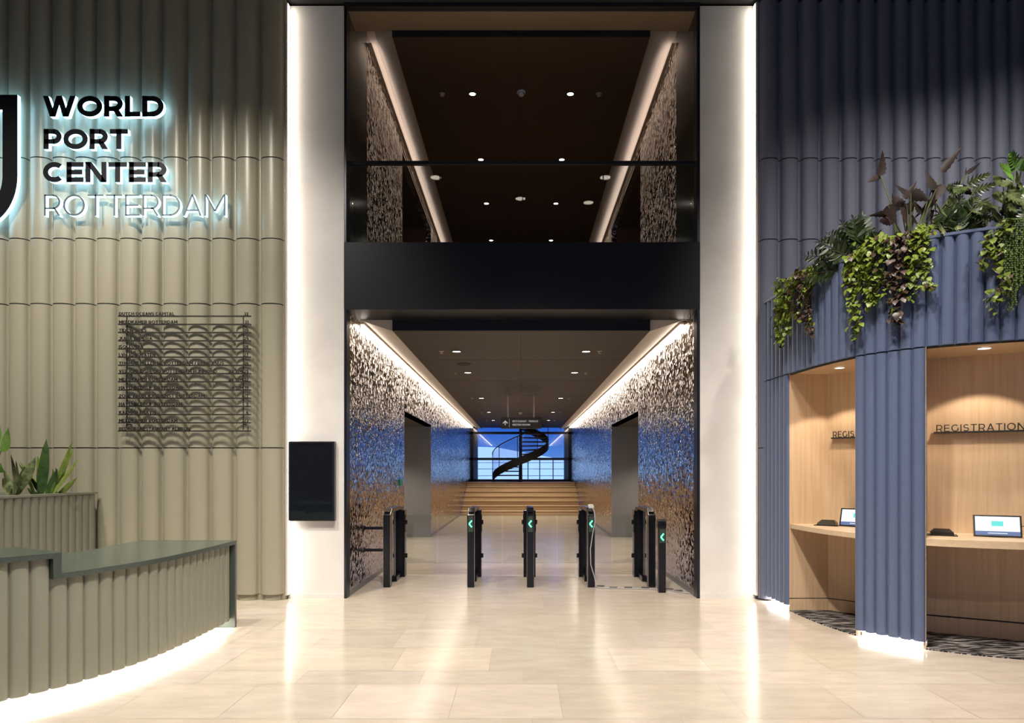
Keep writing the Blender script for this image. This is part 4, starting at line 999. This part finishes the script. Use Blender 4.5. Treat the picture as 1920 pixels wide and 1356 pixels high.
def philo(label, px, heads, seed, mats, back=.25, L=.2):
    r = random.Random(seed); fo = MB(); stm = MB(); b0 = root_at(px, back)
    for bx, by, tx, ty, mi in heads:
        y_ = b0.y + r.uniform(-.2,.12); a0 = P(bx, by, y_); t0 = P(tx, ty, y_-.05)
        stm.tube([b0, b0.lerp(a0,.5)+Vector((0,0,.06)), a0], .005, 5); lobed(fo, a0, (t0-a0).normalized() + Vector((0,-.2,0)), max((t0-a0).length, L*.8), r, mi)
    return plant('philodendron', label, 'plant', tuple(b0), fo, stm, mats, M['stem'])
philo('bright green lobed philodendron rising at the right picture edge', 1905, [(1895,325,1868,320,1),(1905,315,1890,297,1),(1915,320,1925,296,1),(1890,345,1862,345,0),(1900,350,1880,372,0),(1915,350,1920,378,0),(1880,370,1855,378,0),(1905,375,1890,405,0),(1895,385,1868,402,0),(1920,390,1915,412,0),(1930,340,1950,330,1),(1940,370,1960,380,0),(1880,335,1870,352,0),(1875,392,1885,412,0),(1860,385,1842,392,0),(1910,335,1900,352,0),(1885,360,1905,385,0),(1898,398,1905,415,0),(1870,400,1858,415,0),(1915,365,1900,390,0)], 21, [M['philo'], M['philobright']], L=.25)
philo('low pale green lobed plant in front of the maroon leaves', 1765, [(1795,355,1765,352,0),(1805,350,1785,372,0),(1815,345,1838,335,0),(1770,400,1750,392,0),(1820,372,1838,388,0),(1790,385,1770,375,0),(1758,420,1745,432,1),(1775,418,1790,428,1),(1765,425,1760,440,1),(1800,405,1812,420,0),(1825,360,1850,352,0),(1850,410,1835,425,1),(1812,388,1828,405,0),(1785,400,1795,420,0),(1840,378,1855,400,0),(1835,400,1850,412,0)], 22, [M['philo'], M['varieg']], back=.2, L=.19)

# ------------------------------------------------------------------ turnstiles
def chevron(mb, c, sz):
    for s in (-1, 1): mb.obox((c[0], c[1], c[2]+s*sz*.5), (sz*.42, 0, sz*.5*s), (.006, 0, -.006*s), (0,.001,0))
def turnstile(x, label, sides, disp, infill_dark=False):
    t = thing('turnstile', label, 'turnstile', (x, 9.3, 0)); w = .045
    mb = MB(); mb.xprism([(8.85,0),(8.97,0),(8.97,.96),(9.02,1.0),(8.98,1.015),(8.85,.935)], x-w, x+w); mb.build('front_post', M['gate'], t, bevel=.006)
    mb = MB(); mb.xprism([(8.98,1.015),(9.02,.965),(9.72,.965),(9.72,1.0),(9.62,1.022),(9.05,1.027)], x-w, x+w); mb.build('top_rail', M['gate'], t, bevel=.008)
    MB().box((x-w, 9.70, 0), (x+w, 9.90, 1.0)).build('rear_post', M['gate'], t, bevel=.008)
    MB().box((x-w, 9.32, 0), (x+w, 9.70, .075)).build('base_rail', M['gate'], t, bevel=.005)
    MB().box((x-.008, 8.97, .03), (x+.008, 9.70, .965)).build('side_glass', M['gateglass'], t)
    MB().box((x-.016, 9.36, .075), (x+.016, 9.40, .965)).build('reflection_bar', M['gatesteel'], t)  # pale bar standing in for upright reflections in the side glass
    for s in (-1,1): MB().box((x+s*w-.003, 8.852, .02), (x+s*w+.003, 8.86, .93)).build('edge_trim', M['gatesteel'], t)
    for s in sides:
        xa = x + s*.062; dpst = MB().box((xa-.024, 9.72, 0), (xa+.024, 9.88, .955)).build('hinge_post', M['gate'], t, bevel=.004)
        MB().box((xa+s*.024-.006, 9.74, .64), (xa+s*.024+.006, 9.86, .89)).build('hinge_cover', M['gate'], dpst)
    MB().xprism([(8.895,.972),(8.985,1.0225),(8.978,1.032),(8.888,.981)], x-.034, x+.034).build('card_reader', M['screen'], t)
    if disp:
        p = MB().box((x-.032, 8.844, .72), (x+.032, 8.851, .925)).build('display', M['chevglow'], t)
        mb = MB(); chevron(mb, (x-.004, 8.842, .826), .042); mb.build('arrow', M['chev'], p)
    return t
G = 'access turnstiles across the corridor'
TX = [-1.735, -.645, .128, .918, 1.705]
turnstile(TX[0], 'leftmost glass sided turnstile beside the left hammered wall', [1], False)
turnstile(TX[1], 'second turnstile from the left, with green arrow', [-1, 1], True)
turnstile(TX[2], 'middle turnstile, with green arrow and nearly end on', [-1, 1], True)
turnstile(TX[3], 'fourth turnstile from the left, with white cable down its front', [-1, 1], True)
turnstile(TX[4], 'rightmost turnstile behind the slim reader post', [-1], False)
names = ['widest left lane', 'second lane from the left', 'third lane from the left', 'right lane']
for (a_, b_), n in zip(zip(TX, TX[1:]), names):
    xa, xb_ = a_ + .092, b_ - .092; mid = (xa+xb_)/2
    for p, q, sd in ((xa, mid-.012, 'left'), (mid+.012, xb_, 'right')):
        t = thing('gate_wing', f'{sd} clear glass swing wing closing the {n}', 'gate', ((p+q)/2, 9.8, .195))
        MB().box((p, 9.794, .195), (q, 9.806, .88)).build('glass_leaf', M['glass'], t)
        hx = p if sd == 'left' else q
        for z in (.30, .78): MB().box((hx-.02, 9.785, z-.03), (hx+.02, 9.815, z+.03)).build('hinge', M['gate'], t)
for z, n in ((.76,'upper'), (.47,'lower')):
    tag(MB().box((XL+.002, 8.97, z-.018), (TX[0]-.0465, 9.02, z+.018)).box((XL+.002, 8.955, z-.03), (XL+.014, 9.035, z+.03)).build('bracket', M['gate'], bevel=.003), f'{n} black bracket tying the leftmost turnstile to the wall', 'bracket')
# slim reader post
rx, ry = 1.757, 8.46
rp_ = thing('reader_post', 'slim black reader post with green arrow near the right jamb', 'reader post', (rx, ry, 0))
MB().box((rx-.045, ry, 0), (rx+.045, ry+.075, .80)).build('column', M['gate'], rp_, bevel=.004)
MB().xprism([(ry-.002,.80),(ry+.11,.80),(ry+.11,.89),(ry+.05,.915),(ry-.002,.885)], rx-.055, rx+.05).build('camera_head', M['gate'], rp_, bevel=.006)
l_ = MB()
ring_ = [(rx-.005+.018*math.cos(q*math.pi/8), ry-.004, .848+.018*math.sin(q*math.pi/8)) for q in range(16)]
l_.add(ring_, [tuple(range(16))]); l_.build('lens', M['screen'], rp_)
p = MB().box((rx-.036, ry-.006, .62), (rx+.036, ry+.001, .79)).build('display', M['chevglow'], rp_)
mb = MB(); chevron(mb, (rx-.002, ry-.008, .692), .042); mb.build('arrow', M['chev'], p)
# handheld unit and cable on the fourth gate
hx = TX[3]
t = thing('card_terminal', 'small white terminal lying on top of the fourth turnstile', 'card terminal', (hx+.01, 8.96, 1.03))
MB().obox((hx+.01, 8.99, 1.045), (.035,0,0), (0,.045,.016), (0,-.005,.012)).build('body', M['white'], t, bevel=.006)
MB().obox((hx+.01, 8.975, 1.056), (.026,0,0), (0,.022,.008), (0,-.001,.003)).build('keypad', M['cable'], t)
cb = MB(); cb.tube([(hx+.02,8.95,1.035),(hx+.04,8.84,.98),(hx+.045,8.825,.85),(hx+.015,8.825,.70),(hx-.015,8.825,.5),(hx-.01,8.825,.3),(hx+.035,8.825,.15),(hx+.06,8.80,.02),(hx+.12,8.76,.008),(hx+.5,8.72,.008),(1.60,8.70,.008),(rx+.12,8.60,.008),(XR-.06,8.40,.008),(XR-.02,8.36,.02)], .007, 6)
tag(cb.build('cable', M['cable']), 'pale cable running from the fourth turnstile across the floor to the wall', 'cable')
for i, (px, py) in enumerate(((1126,1100),(1150,1103),(1178,1103),(1210,1103),(1255,1106),(1272,1109))):
    y = EYE*F/(py-VY); x = PX(px, y)
    tag(MB().obox((x, y, .0105), (.05,-.006,0), (.005,.022,0), (0,0,.005)).build('tape_strip', M['tape']), ['tape strip on the floor cable nearest the fourth turnstile', 'second dark tape strip along the floor cable', 'third dark tape strip along the floor cable', 'tape strip on the floor cable left of the reader post', 'tape strip on the floor cable right of the reader post', 'last tape strip on the floor cable beside the right jamb'][i], 'tape')
# small sign on the left mirror wall
y = 11.7; t = tag(MB().box((XL-.001, y-.09, 1.27), (XL+.02, y+.09, 1.37)).build('wall_sign', emit('exit_green', (.0,.16,.07), .5)), 'small green sign on the left hammered wall beside the steel recess', 'sign')
